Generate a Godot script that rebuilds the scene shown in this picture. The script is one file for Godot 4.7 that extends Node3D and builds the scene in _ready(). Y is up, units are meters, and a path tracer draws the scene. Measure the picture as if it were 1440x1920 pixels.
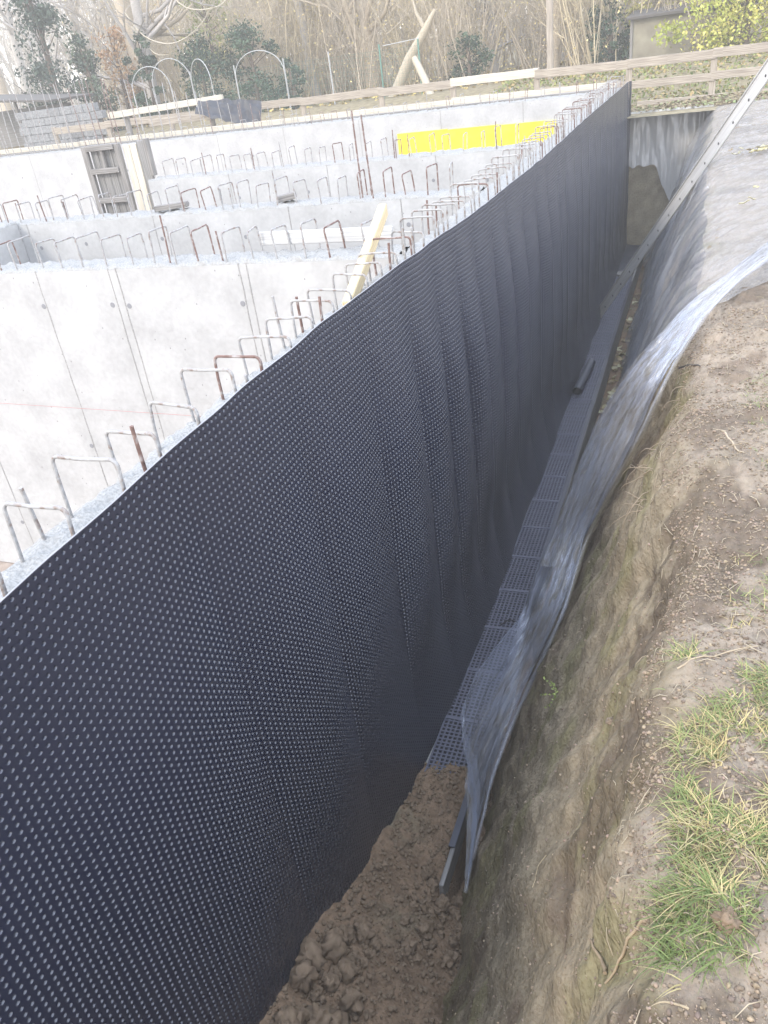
extends Node3D
# Excavation beside a basement wall: dimpled membrane, trench, earth bank, cross walls, fence and winter wood.

# ---------------------------------------------------------------- mesh builder
class MB:
	var v := PackedVector3Array()
	var n := PackedVector3Array()
	var c := PackedColorArray()
	var uv := PackedVector2Array()
	var i := PackedInt32Array()
	func vert(p: Vector3, nn := Vector3.UP, col := Color.WHITE, t := Vector2.ZERO) -> int:
		v.push_back(p); n.push_back(nn); c.push_back(col); uv.push_back(t)
		return v.size() - 1
	func tri(a: int, b: int, d: int) -> void:
		# front faces run clockwise: keep the winding in step with the stored normals
		var fn := (v[d] - v[a]).cross(v[b] - v[a])
		if fn.dot(n[a] + n[b] + n[d]) < 0.0:
			i.push_back(a); i.push_back(d); i.push_back(b)
		else:
			i.push_back(a); i.push_back(b); i.push_back(d)
	func quad(a: int, b: int, d: int, e: int) -> void:
		tri(a, b, d); tri(a, d, e)
	func face(p: Array, out: Vector3, col := Color.WHITE, t := []) -> void:
		var nn: Vector3 = (p[2] - p[0]).cross(p[1] - p[0]).normalized()
		if nn.dot(out) < 0.0:
			nn = -nn
		var ids := []
		for k in p.size():
			ids.push_back(vert(p[k], nn, col, t[k] if t.size() > k else Vector2.ZERO))
		for k in range(1, p.size() - 1):
			tri(ids[0], ids[k], ids[k + 1])
	# chamfered box, length along x, uv runs along the length
	func box(ce: Vector3, s: Vector3, b := Basis.IDENTITY, ch := 0.004, col := Color.WHITE, off := Vector2.ZERO) -> void:
		var h := s * 0.5
		var k: float = min(ch, min(h.x, min(h.y, h.z)) * 0.45)
		for ax in 3:
			for sg in [-1.0, 1.0]:
				var u := (ax + 1) % 3
				var w := (ax + 2) % 3
				var pts := []
				var ts := []
				for q in [[-1, -1], [1, -1], [1, 1], [-1, 1]]:
					var p := Vector3.ZERO
					p[ax] = sg * h[ax]; p[u] = q[0] * (h[u] - k); p[w] = q[1] * (h[w] - k)
					ts.push_back(off + (Vector2(p.x, p.y + p.z) if ax != 0 else Vector2(p.y, p.z)))
					pts.push_back(ce + b * p)
				var o := Vector3.ZERO
				o[ax] = sg
				face(pts, b * o, col, ts)
		for ax in 3:
			var u := (ax + 1) % 3
			var w := (ax + 2) % 3
			for q in [[-1, -1], [1, -1], [1, 1], [-1, 1]]:
				var pts := []
				var ts := []
				for e in [[-1, 0], [1, 0], [1, 1], [-1, 1]]:
					var p := Vector3.ZERO
					p[ax] = e[0] * (h[ax] - k)
					p[u] = q[0] * (h[u] - (k if e[1] == 1 else 0.0))
					p[w] = q[1] * (h[w] - (0.0 if e[1] == 1 else k))
					ts.push_back(off + Vector2(p.x, p.y + p.z))
					pts.push_back(ce + b * p)
				var o := Vector3.ZERO
				o[u] = q[0]; o[w] = q[1]
				face(pts, b * o, col, ts)
		for a in [-1, 1]:
			for d in [-1, 1]:
				for e in [-1, 1]:
					var q := Vector3(a, d, e)
					face([ce + b * (q * Vector3(h.x, h.y - k, h.z - k)), ce + b * (q * Vector3(h.x - k, h.y, h.z - k)), ce + b * (q * Vector3(h.x - k, h.y - k, h.z))], b * q, col)
	func tube(pts: Array, rad: Array, sides := 6, col := Color.WHITE, caps := true, col2 = null) -> void:
		var m := pts.size()
		var ref := Vector3(0.31, 0.17, 0.94)
		var prev := []
		var ln := 0.0
		for k in m:
			var d: Vector3 = (pts[min(k + 1, m - 1)] - pts[max(k - 1, 0)])
			d = d.normalized() if d.length() > 1e-9 else Vector3.UP
			var a := d.cross(ref)
			if a.length() < 0.05:
				a = d.cross(Vector3(0.9, 0.3, -0.2))
			a = a.normalized()
			var bb := d.cross(a)
			ref = a.cross(d).normalized() if k > 0 else ref
			if k > 0:
				ln += (pts[k] - pts[k - 1]).length()
			var row := []
			var cc: Color = col if col2 == null else col.lerp(col2, float(k) / max(1, m - 1))
			for s in sides:
				var an := TAU * s / sides
				var o := a * cos(an) + bb * sin(an)
				row.push_back(vert(pts[k] + o * rad[k], o, cc, Vector2(ln, float(s) / sides)))
			if k > 0:
				for s in sides:
					quad(prev[s], prev[(s + 1) % sides], row[(s + 1) % sides], row[s])
			prev = row
			if caps and (k == 0 or k == m - 1):
				var out := -d if k == 0 else d
				var ids := []
				for s in sides:
					ids.push_back(vert(v[row[s]], out, cc))
				for s in range(1, sides - 1):
					tri(ids[0], ids[s], ids[s + 1])
	# grid of points [row][col]; normals from neighbours, pointing towards 'out'
	func grid(g: Array, out: Vector3, cols = null, uvs = 1.0) -> void:
		var r := g.size()
		var m: int = g[0].size()
		var base := v.size()
		for a in r:
			var ra: PackedVector3Array = g[a]
			var up: PackedVector3Array = g[max(a - 1, 0)]
			var dn: PackedVector3Array = g[min(a + 1, r - 1)]
			for b in m:
				var nn := (dn[b] - up[b]).cross(ra[min(b + 1, m - 1)] - ra[max(b - 1, 0)])
				nn = nn.normalized()
				if nn.dot(out) < 0.0:
					nn = -nn
				v.push_back(ra[b]); n.push_back(nn); uv.push_back(Vector2(a, b) * uvs)
				c.push_back(cols[a][b] if cols != null else Color.WHITE)
		for a in r - 1:
			for b in m - 1:
				var q := base + a * m + b
				quad(q, q + 1, q + m + 1, q + m)
	func mesh(smooth := true) -> ArrayMesh:
		var arr := []
		arr.resize(Mesh.ARRAY_MAX)
		arr[Mesh.ARRAY_VERTEX] = v
		if smooth:
			arr[Mesh.ARRAY_NORMAL] = n
		arr[Mesh.ARRAY_COLOR] = c
		arr[Mesh.ARRAY_TEX_UV] = uv
		arr[Mesh.ARRAY_INDEX] = i
		var am := ArrayMesh.new()
		am.add_surface_from_arrays(Mesh.PRIMITIVE_TRIANGLES, arr)
		return am

var rng := RandomNumberGenerator.new()
var nz := FastNoiseLite.new()
var M := {}
var used := {}

func nm(x: float, y: float, z: float, f: float) -> float:
	return nz.get_noise_3d(x * f, y * f, z * f)
func rr(a: float, b: float) -> float:
	return rng.randf_range(a, b)
func numbered(s: String) -> String:
	if not used.has(s):
		used[s] = 0
		return s
	used[s] += 1
	return "%s_%03d" % [s, used[s]]
func put(called: String, m: Mesh, mat: Material, parent: Node = null) -> MeshInstance3D:
	var o := MeshInstance3D.new()
	o.mesh = m
	o.material_override = mat
	o.cast_shadow = GeometryInstance3D.SHADOW_CASTING_SETTING_ON
	if parent == null:
		o.name = numbered(called)
		add_child(o)
	else:
		o.name = called
		parent.add_child(o, true)
	return o
func thing(called: String, label: String, cat: String, at := Vector3.ZERO, group := "") -> Node3D:
	var o := Node3D.new()
	o.name = numbered(called)
	add_child(o)
	o.position = at
	tag(o, label, cat, group)
	return o
func tag(o: Node, label: String, cat: String, group := "", kind := "") -> void:
	if label: o.set_meta("label", label)
	if cat: o.set_meta("category", cat)
	if group: o.set_meta("group", group)
	if kind: o.set_meta("kind", kind)
func struct(called: String, m: Mesh, mat: Material) -> MeshInstance3D:
	var o := put(called, m, mat)
	o.set_meta("kind", "structure")
	return o
func dup(o: Node3D, at: Vector3, label := "", group := "") -> Node3D:
	var base := String(o.name)
	if base.length() > 4 and base.substr(base.length() - 3).is_valid_int():
		base = base.substr(0, base.length() - 4)
	var r: Node3D = o.duplicate()
	r.name = numbered(base)
	add_child(r)
	r.position = at
	if label: r.set_meta("label", label)
	if group: r.set_meta("group", group)
	return r
func along(d: Vector3, up := Vector3.UP) -> Basis:
	# x axis along d
	var x := d.normalized()
	var z := x.cross(up)
	if z.length() < 1e-4:
		z = x.cross(Vector3.FORWARD)
	z = z.normalized()
	return Basis(x, z.cross(x).normalized(), z)

# ---------------------------------------------------------------- materials
func tex(w: int, h: int, fn: Callable) -> ImageTexture:
	var b := PackedByteArray()
	b.resize(w * h * 3)
	var k := 0
	for y in h:
		for x in w:
			var c: Color = fn.call(x, y)
			b[k] = int(clamp(c.r, 0.0, 1.0) * 255.0); b[k + 1] = int(clamp(c.g, 0.0, 1.0) * 255.0); b[k + 2] = int(clamp(c.b, 0.0, 1.0) * 255.0)
			k += 3
	return ImageTexture.create_from_image(Image.create_from_data(w, h, false, Image.FORMAT_RGB8, b))
func seamless(sd: int, freq: float, oct: int, size := 256, cell := false) -> Image:
	var f := FastNoiseLite.new()
	f.seed = sd
	f.frequency = freq
	f.noise_type = FastNoiseLite.TYPE_CELLULAR if cell else FastNoiseLite.TYPE_SIMPLEX_SMOOTH
	f.fractal_type = FastNoiseLite.FRACTAL_FBM
	f.fractal_octaves = oct
	var im := f.get_seamless_image(size, size)
	im.convert(Image.FORMAT_L8)
	return im
func ramp(im: Image, stops: Array) -> ImageTexture:
	# stops: [position, linear colour] pairs
	var lut := []
	for k in 256:
		var t := k / 255.0
		var c: Color = stops[0][1]
		for s in stops.size() - 1:
			if t >= stops[s][0]:
				c = (stops[s][1] as Color).lerp(stops[s + 1][1], clamp((t - stops[s][0]) / (stops[s + 1][0] - stops[s][0]), 0.0, 1.0))
		lut.push_back(c.linear_to_srgb())
	var d := im.get_data()
	var w := im.get_width()
	return tex(w, im.get_height(), func(x, y): return lut[d[y * w + x]])
func bump(im: Image, strength: float) -> ImageTexture:
	var b: Image = im.duplicate()
	b.convert(Image.FORMAT_RGBA8)
	b.bump_map_to_normal_map(strength)
	return ImageTexture.create_from_image(b)
func mat(col: Color, rough: float, o := {}) -> StandardMaterial3D:
	var m := StandardMaterial3D.new()
	m.albedo_color = col.linear_to_srgb()
	m.roughness = rough
	m.cull_mode = BaseMaterial3D.CULL_DISABLED
	m.vertex_color_use_as_albedo = o.get("vc", false)
	m.metallic = o.get("metal", 0.0)
	m.metallic_specular = o.get("spec", 0.5)
	if o.has("tex"):
		m.albedo_texture = o.tex
	if o.has("nrm"):
		m.normal_enabled = true
		m.normal_texture = o.nrm
		m.normal_scale = o.get("ns", 1.0)
	if o.has("tri"):
		m.uv1_triplanar = true
		m.uv1_world_triplanar = o.get("world", true)
		m.uv1_scale = Vector3.ONE * float(o.tri)
	elif o.has("uv"):
		m.uv1_scale = o.uv
	if o.has("alpha"):
		m.transparency = BaseMaterial3D.TRANSPARENCY_ALPHA
		m.albedo_color.a = o.alpha
	if o.has("back"):
		m.backlight_enabled = true
		m.backlight = o.back
	return m
func grey(x: float) -> Color:
	return Color(x, x, x)

func materials() -> void:
	var n_soft := seamless(3, 0.012, 5)
	var n_fine := seamless(5, 0.06, 4)
	var n_mid := seamless(9, 0.03, 5)
	var n_cell := seamless(12, 0.05, 2, 256, true)
	# concrete: pale, blotchy, with pinholes
	var cd := n_soft.get_data()
	var cf := n_fine.get_data()
	var hole := {}
	rng.seed = 77
	for k in 60:
		var hx := rng.randi_range(3, 508)
		var hy := rng.randi_range(3, 508)
		var s := rng.randi_range(0, 1)
		for a in range(-s, s + 1):
			for b in s + 1:
				hole[Vector2i(hx + b, hy + a)] = 0.45
	var conc := tex(512, 512, func(x, y):
		var t: float = cd[(y / 2) * 256 + x / 2] / 255.0
		var f: float = cf[(y % 256) * 256 + x % 256] / 255.0
		var g: float = 0.39 + (t - 0.5) * 0.10 + (f - 0.5) * 0.05
		g *= hole.get(Vector2i(x, y), 1.0)
		return Color(g, g * 0.985, g * 0.965).linear_to_srgb())
	M.concrete = mat(Color.WHITE, 0.85, {"tex": conc, "nrm": bump(n_fine, 2.0), "ns": 0.25, "tri": 0.55, "spec": 0.3})
	var rough := ramp(n_fine, [[0.0, Color(0.20, 0.195, 0.185)], [0.42, Color(0.28, 0.275, 0.262)], [0.7, Color(0.33, 0.322, 0.308)], [1.0, Color(0.38, 0.37, 0.355)]])
	M.rough_concrete = mat(Color.WHITE, 0.95, {"tex": rough, "nrm": bump(n_fine, 6.0), "ns": 0.8, "tri": 4.0, "spec": 0.2})
	M.plug = mat(Color(0.2, 0.2, 0.21), 0.8)
	M.block = mat(Color.WHITE, 0.95, {"tex": ramp(n_mid, [[0.0, grey(0.14)], [0.5, grey(0.22)], [1.0, grey(0.30)]]), "nrm": bump(n_fine, 5.0), "ns": 0.6, "tri": 2.0, "vc": true})
	# reinforcing steel, splashed with cement
	M.bar_cement = mat(Color.WHITE, 0.85, {"tex": ramp(n_mid, [[0.0, Color(0.10, 0.055, 0.04)], [0.26, Color(0.20, 0.14, 0.11)], [0.36, Color(0.28, 0.27, 0.26)], [1.0, Color(0.38, 0.37, 0.36)]]), "nrm": bump(n_fine, 5.0), "ns": 0.6, "tri": 2.2})
	M.bar_rust = mat(Color.WHITE, 0.85, {"tex": ramp(n_mid, [[0.0, Color(0.08, 0.04, 0.03)], [0.6, Color(0.19, 0.12, 0.10)], [0.72, Color(0.30, 0.27, 0.25)], [1.0, Color(0.36, 0.34, 0.32)]]), "nrm": bump(n_fine, 5.0), "ns": 0.6, "tri": 2.2})
	# plastics
	M.membrane = mat(Color(0.008, 0.011, 0.028), 0.33, {"spec": 1.0})
	M.membrane_edge = mat(Color(0.30, 0.30, 0.32), 0.7)
	M.lattice = mat(Color(0.08, 0.084, 0.12), 0.3, {"spec": 0.6})
	M.lattice_base = mat(Color(0.010, 0.011, 0.018), 0.6)
	M.black_sheet = mat(Color(0.03, 0.034, 0.05), 0.5)
	M.film = mat(Color(0.52, 0.55, 0.62), 0.13, {"alpha": 0.24, "spec": 1.0})
	M.film_flat = mat(Color(0.46, 0.45, 0.44), 0.3, {"alpha": 0.28, "spec": 0.6})
	M.film_end = mat(Color(0.70, 0.70, 0.70), 0.2, {"alpha": 0.6, "spec": 0.9})
	var cm := n_mid.get_data()
	var band := tex(512, 512, func(x, y):
		var st: float = cf[(y % 256) * 256 + int(x / 3) % 256] / 255.0
		var md: float = cm[(y / 2) * 256 + int(x / 2)] / 255.0
		var fi: float = cf[((y * 2) % 256) * 256 + (x * 2) % 256] / 255.0
		var c := Color(0.36, 0.38, 0.44).lerp(Color(0.58, 0.61, 0.70), clamp((st - 0.3) * 1.6, 0.0, 1.0))
		var dirt: float = smoothstep(0.50, 0.62, md + (fi - 0.5) * 0.45)
		c = c.lerp(Color(0.24, 0.20, 0.13), dirt * 0.9)
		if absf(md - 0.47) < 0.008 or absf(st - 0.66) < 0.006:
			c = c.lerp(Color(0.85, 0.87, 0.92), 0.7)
		return c.linear_to_srgb())
	M.film_band = mat(Color.WHITE, 0.18, {"alpha": 0.27, "spec": 0.7, "tex": band, "uv": Vector3(0.026, 0.022, 1)})
	M.film_thin = mat(Color(0.42, 0.47, 0.60), 0.16, {"alpha": 0.24, "spec": 1.0})
	M.tarp = mat(Color(0.02, 0.022, 0.03), 0.5)
	# timber
	var gd := seamless(21, 0.02, 4).get_data()
	var grain := func(a: Color, b: Color) -> ImageTexture:
		return tex(256, 256, func(x, y):
			var t: float = gd[(int(y * 3) % 256) * 256 + int(x / 3)] / 255.0
			var f: float = cf[y * 256 + int(x / 6)] / 255.0
			return a.lerp(b, clamp(0.5 + (t - 0.5) * 1.3 + (f - 0.5) * 0.6, 0.0, 1.0)).linear_to_srgb())
	M.fence = mat(Color.WHITE, 0.8, {"tex": grain.call(Color(0.20, 0.165, 0.13), Color(0.42, 0.36, 0.29)), "uv": Vector3(0.8, 3.0, 1)})
	M.pale_wood = mat(Color.WHITE, 0.75, {"tex": grain.call(Color(0.42, 0.37, 0.29), Color(0.60, 0.55, 0.46)), "uv": Vector3(0.8, 3.0, 1)})
	M.yellow_wood = mat(Color.WHITE, 0.7, {"tex": grain.call(Color(0.50, 0.39, 0.22), Color(0.66, 0.54, 0.34)), "uv": Vector3(1.5, 4.0, 1)})
	M.grey_wood = mat(Color.WHITE, 0.85, {"tex": grain.call(Color(0.13, 0.12, 0.11), Color(0.28, 0.26, 0.24)), "uv": Vector3(1.0, 4.0, 1)})
	M.board = mat(Color.WHITE, 0.7, {"tex": grain.call(Color(0.14, 0.134, 0.126), Color(0.26, 0.248, 0.235)), "uv": Vector3(0.7, 3.0, 1)})
	M.strip = mat(Color.WHITE, 0.55, {"tex": grain.call(Color(0.36, 0.35, 0.34), Color(0.55, 0.54, 0.52)), "uv": Vector3(0.6, 4.0, 1)})
	M.hole = mat(Color(0.03, 0.03, 0.03), 0.9)
	M.yellow_panel = mat(Color.WHITE, 0.55, {"tex": ramp(n_soft, [[0.0, Color(0.62, 0.46, 0.01)], [0.5, Color(0.78, 0.61, 0.015)], [1.0, Color(0.85, 0.70, 0.03)]]), "tri": 0.9})
	# earth
	var n_soil := bump(n_fine, 8.0)
	M.bank = mat(Color.WHITE, 0.95, {"vc": true, "tex": ramp(n_mid, [[0.0, grey(0.55)], [0.4, grey(0.86)], [0.62, grey(1.0)], [1.0, grey(1.12)]]), "nrm": n_soil, "ns": 0.85, "tri": 3.2, "spec": 0.2})
	M.soil = mat(Color(0.24, 0.165, 0.108), 0.95, {"vc": true, "tex": ramp(n_mid, [[0.0, grey(0.5)], [0.5, grey(0.9)], [1.0, grey(1.1)]]), "nrm": n_soil, "ns": 1.0, "tri": 3.5, "spec": 0.2})
	M.clod = mat(Color.WHITE, 0.95, {"vc": true, "tex": ramp(n_mid, [[0.0, grey(0.6)], [0.5, grey(0.9)], [1.0, grey(1.1)]]), "nrm": n_soil, "ns": 0.8, "tri": 5.0, "world": false, "spec": 0.2})
	M.far_ground = mat(Color.WHITE, 0.95, {"tex": ramp(n_mid, [[0.0, Color(0.09, 0.075, 0.04)], [0.5, Color(0.20, 0.16, 0.09)], [1.0, Color(0.30, 0.25, 0.15)]]), "tri": 0.7})
	M.pit = mat(Color.WHITE, 0.95, {"tex": ramp(n_mid, [[0.0, Color(0.25, 0.19, 0.15)], [1.0, Color(0.42, 0.34, 0.28)]]), "tri": 0.6})
	# plants
	M.plant = mat(Color.WHITE, 0.7, {"vc": true, "back": Color(0.3, 0.3, 0.3)})
	M.bark = mat(Color.WHITE, 0.9, {"vc": true, "tex": ramp(n_mid, [[0.0, grey(0.6)], [1.0, grey(1.1)]]), "tri": 3.0})
	M.white_pipe = mat(Color(0.36, 0.36, 0.35), 0.5)
	M.wire = mat(Color(0.10, 0.22, 0.17), 0.6)
	M.shed_wall = mat(Color.WHITE, 0.9, {"tex": ramp(n_soft, [[0.0, Color(0.17, 0.15, 0.11)], [1.0, Color(0.30, 0.27, 0.20)]]), "tri": 0.5})
	M.roof_felt = mat(Color(0.09, 0.08, 0.07), 0.9)
	M.string = mat(Color(0.45, 0.2, 0.18), 0.8)

# ---------------------------------------------------------------- shape of the place
func crest_y(z: float) -> float:
	return -0.5 - 0.08 * clamp(-z / 17.0, 0.0, 1.0)
func foot_x(z: float) -> float:
	return 0.45 + 0.16 * smoothstep(-6.0, -9.0, z) - 0.10 * smoothstep(-12.0, -17.0, z)
# q: metres from the crest, negative down the cut face, positive away from the trench
func bank_point(q: float, z: float, disp := 1.0) -> Vector3:
	var cr := Vector3(1.46 + 0.05 * nm(0, 3, z, 0.9), crest_y(z) + 0.03 * nm(7, 0, z, 0.5), z)
	var ft := Vector3(foot_x(z), -3.3, z)
	var fd := (cr - ft).normalized()
	var k := 0.10
	var s := sqrt(q * q + k * k)
	var p := cr + fd * ((q - s) * 0.5) + Vector3(1, 0.03, 0) * ((q + s) * 0.5)
	var fc: float = clamp(0.5 - q * 4.0, 0.0, 1.0)
	var nn := Vector3(-fd.y, fd.x, 0) * fc + Vector3(0, 1, 0) * (1.0 - fc)
	# slumps and scrapes run slantwise down the face
	var u := q * 0.9 + z * 0.35
	var w := z - q * 0.35
	var d := 0.05 * nm(u, 11, w * 1.7, 0.55) + 0.022 * nm(u * 0.8, 31, w * 2.2, 2.2) + 0.011 * nm(q, 51, z, 6.0) + 0.008 * nm(q, 71, z, 15.0) + (0.0045 - 0.003 * fc) * nm(q, 77, z, 34.0)
	d += 0.02 * maxf(0.0, nm(u * 0.5, 5, w * 2.6, 1.6)) * fc
	d += 0.012 * (1.0 - fc) * nm(q, 91, z, 9.0)
	return p + nn * d * disp
func soil_y(x: float, z: float) -> float:
	var h := -3.02
	var t := [[2.5, -1.9], [-1.0, -2.12], [-1.37, -2.27], [-1.9, -2.53], [-2.4, -2.76], [-3.0, -2.96], [-3.3, -3.0]]
	for k in t.size() - 1:
		if z <= t[k][0] and z > t[k + 1][0]:
			h = lerpf(t[k][1], t[k + 1][1], (t[k][0] - z) / (t[k][0] - t[k + 1][0]))
	if z > 2.5:
		h = -1.9
	var deep := smoothstep(-3.32, -3.7, z)
	h = lerpf(h, -3.12 if x < 0.38 else -3.34, deep)
	h -= 0.80 * clamp(x, 0.0, 0.62) * smoothstep(-3.25, -2.45, z)
	if x > 0.41:
		h = lerpf(h, -3.34, smoothstep(-2.25, -2.8, z))
	return h + 0.03 * nm(x, 0, z, 3.0) + 0.020 * nm(x, 9, z, 9.0) + 0.011 * nm(x, 5, z, 22.0)
func wall_top(z: float) -> float:
	# the membrane's upper edge wavers a little along the wall
	var t := [[5.0, 0.0], [-0.5, 0.004], [-1.0, 0.016], [-1.4, 0.033], [-1.9, 0.046], [-2.5, 0.063], [-3.2, 0.056], [-4.3, 0.03], [-5.6, -0.017], [-8.2, -0.046], [-11.0, -0.025], [-18.0, -0.03]]
	var sum := 0.0
	for j in 7:
		var zz := z + (j - 3) * 0.16
		var h := -0.03
		for k in t.size() - 1:
			if zz <= t[k][0] and zz > t[k + 1][0]:
				h = lerpf(t[k][1], t[k + 1][1], (t[k][0] - zz) / (t[k][0] - t[k + 1][0]))
		sum += h
	return sum / 7.0
var creases := [2.4, 1.3, 0.2, -0.9, -1.75, -2.55, -3.3, -3.95, -4.45, -4.92, -5.37, -5.90, -6.44, -7.02, -7.65, -8.2, -8.85, -9.4, -10.1, -10.7, -11.4, -12.0, -12.7, -13.3, -14.0, -14.6, -15.3, -16.0, -16.6, -17.4]
func fold(z: float) -> float:
	for k in creases.size() - 1:
		var a: float = creases[k]
		var b: float = creases[k + 1]
		if z <= a and z > b:
			var t := (a - z) / (a - b)
			var amp := 0.04 + 0.05 * smoothstep(-3.0, -5.0, z) - 0.03 * smoothstep(-8.0, -12.0, z) + 0.015 * sin(k * 2.3)
			return amp * pow(sin(t * PI), 0.75)
	return 0.0
func membrane_point(z: float, t: float) -> Vector3:
	var y := lerpf(wall_top(z) + 0.006 * nm(z, 0, 3, 2.5), -3.0, t)
	var x := 0.014 + fold(z + 0.05 * t * sin(z * 3.0)) * smoothstep(-0.05, 0.35, t) * (1.0 - 0.96 * smoothstep(0.60, 0.97, t))
	x += 0.02 * nm(z, t * 1.4, 0, 1.1) * t + 0.085 * pow(smoothstep(0.62, 1.0, t), 2.4) * smoothstep(-2.4, -4.5, z)
	return Vector3(max(x, 0.006), y, z)
func far_y(x: float, z: float) -> float:
	return -0.6 + 0.45 * smoothstep(-18.7, -22.5, z) + 0.02 * maxf(0.0, -z - 24.0) + 0.05 * nm(x, 0, z, 0.6) * smoothstep(-16.5, -19.0, z)

# ---------------------------------------------------------------- builders
func beam(called: String, a: Vector3, b: Vector3, h: float, w: float, m: Material, parent: Node = null, up := Vector3.UP, ch := 0.005) -> MeshInstance3D:
	var mb := MB.new()
	mb.box(Vector3.ZERO, Vector3((b - a).length(), h, w), Basis.IDENTITY, ch, Color.WHITE, Vector2(rr(0, 3), rr(0, 3)))
	var o := put(called, mb.mesh(), m, parent)
	o.transform = Transform3D(along(b - a, up), (a + b) * 0.5)
	return o

var bar_meshes := {}
func stirrup_mesh(k: int) -> ArrayMesh:
	if bar_meshes.has(k):
		return bar_meshes[k]
	rng.seed = 500 + k
	var mb := MB.new()
	var w := 0.108 + rr(-0.012, 0.012)
	var h := 0.205 + rr(-0.03, 0.035)
	var r := 0.0060
	var lean := rr(-0.012, 0.012)
	var rd := 0.022
	var pts := [Vector3(-w + rr(-0.004, 0.004), -0.06, 0), Vector3(-w, h * 0.5, lean * 0.5)]
	for q in 5:
		var an := PI - q * PI / 8.0
		pts.push_back(Vector3(-w + rd + cos(an) * rd, h - rd + sin(an) * rd, lean))
	pts.push_back(Vector3(0, h + rr(-0.004, 0.004), lean + rr(-0.004, 0.004)))
	for q in 5:
		var an := PI / 2 - q * PI / 8.0
		pts.push_back(Vector3(w - rd + cos(an) * rd, h - rd + sin(an) * rd, lean))
	pts.push_back(Vector3(w, h * 0.5, lean * 0.5))
	pts.push_back(Vector3(w + rr(-0.004, 0.004), -0.06, 0))
	var rad := []
	for q in pts.size():
		rad.push_back(r * rr(0.94, 1.14))
	mb.tube(pts, rad, 6)
	bar_meshes[k] = mb.mesh()
	return bar_meshes[k]
func straight_bar(len: float, r := 0.0066) -> ArrayMesh:
	var key := "s%.2f" % len
	if bar_meshes.has(key):
		return bar_meshes[key]
	var mb := MB.new()
	var pts := []
	var rad := []
	for q in 6:
		var t := q / 5.0
		pts.push_back(Vector3(0.012 * len * sin(t * 3.0 + len * 9.0), -0.06 + t * (len + 0.06), 0.012 * len * cos(t * 2.0 + len * 5.0) - 0.012 * len))
		rad.push_back(r * (1.0 + 0.5 * smoothstep(0.5, 1.0, len)))
	mb.tube(pts, rad, 6)
	bar_meshes[key] = mb.mesh()
	return bar_meshes[key]

# concrete wall with a rough poured top; returns the thing, with its body as a part
func wall(called: String, label: String, x0: float, x1: float, z0: float, z1: float, y0: float, y1: float) -> Node3D:
	var t := thing(called, label, "concrete wall", Vector3((x0 + x1) * 0.5, y0, (z0 + z1) * 0.5))
	var o := t.position
	var mb := MB.new()
	var P := func(x, y, z): return Vector3(x, y, z) - o
	mb.face([P.call(x0, y0, z1), P.call(x1, y0, z1), P.call(x1, y1 - 0.02, z1), P.call(x0, y1 - 0.02, z1)], Vector3(0, 0, 1))
	mb.face([P.call(x0, y0, z0), P.call(x1, y0, z0), P.call(x1, y1 - 0.02, z0), P.call(x0, y1 - 0.02, z0)], Vector3(0, 0, -1))
	mb.face([P.call(x0, y0, z0), P.call(x0, y0, z1), P.call(x0, y1 - 0.02, z1), P.call(x0, y1 - 0.02, z0)], Vector3(-1, 0, 0))
	mb.face([P.call(x1, y0, z0), P.call(x1, y0, z1), P.call(x1, y1 - 0.02, z1), P.call(x1, y1 - 0.02, z0)], Vector3(1, 0, 0))
	put("wall_body", mb.mesh(), M.concrete, t)
	# top: uneven crust with a ragged arris
	var top := MB.new()
	var longx := (x1 - x0) > (z1 - z0)
	var ln: float = max(x1 - x0, z1 - z0)
	var th: float = min(x1 - x0, z1 - z0)
	var rows := int(ln / 0.035)
	var g := []
	for a in rows + 1:
		var row := PackedVector3Array()
		var l := ln * a / rows
		for b in 13:
			var e := (b - 1) / 10.0
			var y := y1
			var s: float = clamp(e, 0.0, 1.0) * th
			if b == 0 or b == 12:
				y = y1 - 0.022
			else:
				y += 0.016 * nm(x0 + l, 4, z0 + s, 9.0) + 0.012 * nm(x0 + l, 8, z0 + s, 24.0)
				if b == 1 or b == 11:
					var bite := nm(l, 60 + b, z0, 11.0)
					s += (1.0 if b == 1 else -1.0) * (0.004 + 0.02 * maxf(0.0, bite))
					y -= 0.008
			row.push_back(P.call(x0 + (l if longx else s), y, z0 + (s if longx else l)))
		g.push_back(row)
	top.grid(g, Vector3.UP)
	put("wall_top", top.mesh(), M.rough_concrete, t)
	return t
func stirrups(t: Node3D, list: Array, across_x: bool) -> void:
	# list of [x, y, z, variant, rusty]
	for e in list:
		var o := put("rebar_stirrup", stirrup_mesh(e[3]), M.bar_rust if e[4] else M.bar_cement, t)
		o.position = Vector3(e[0], e[1], e[2]) - t.position
		o.rotation = Vector3(rr(-0.05, 0.05), (0.0 if across_x else PI / 2) + rr(-0.16, 0.16), rr(-0.05, 0.05))
func bar(t: Node3D, p: Vector3, len: float, rust: bool, lean := 0.05) -> void:
	var o := put("rebar", straight_bar(len), M.bar_rust if rust else M.bar_cement, t)
	o.position = p - t.position
	o.rotation = Vector3(rr(-lean, lean), rr(0, TAU), rr(-lean, lean))
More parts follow.
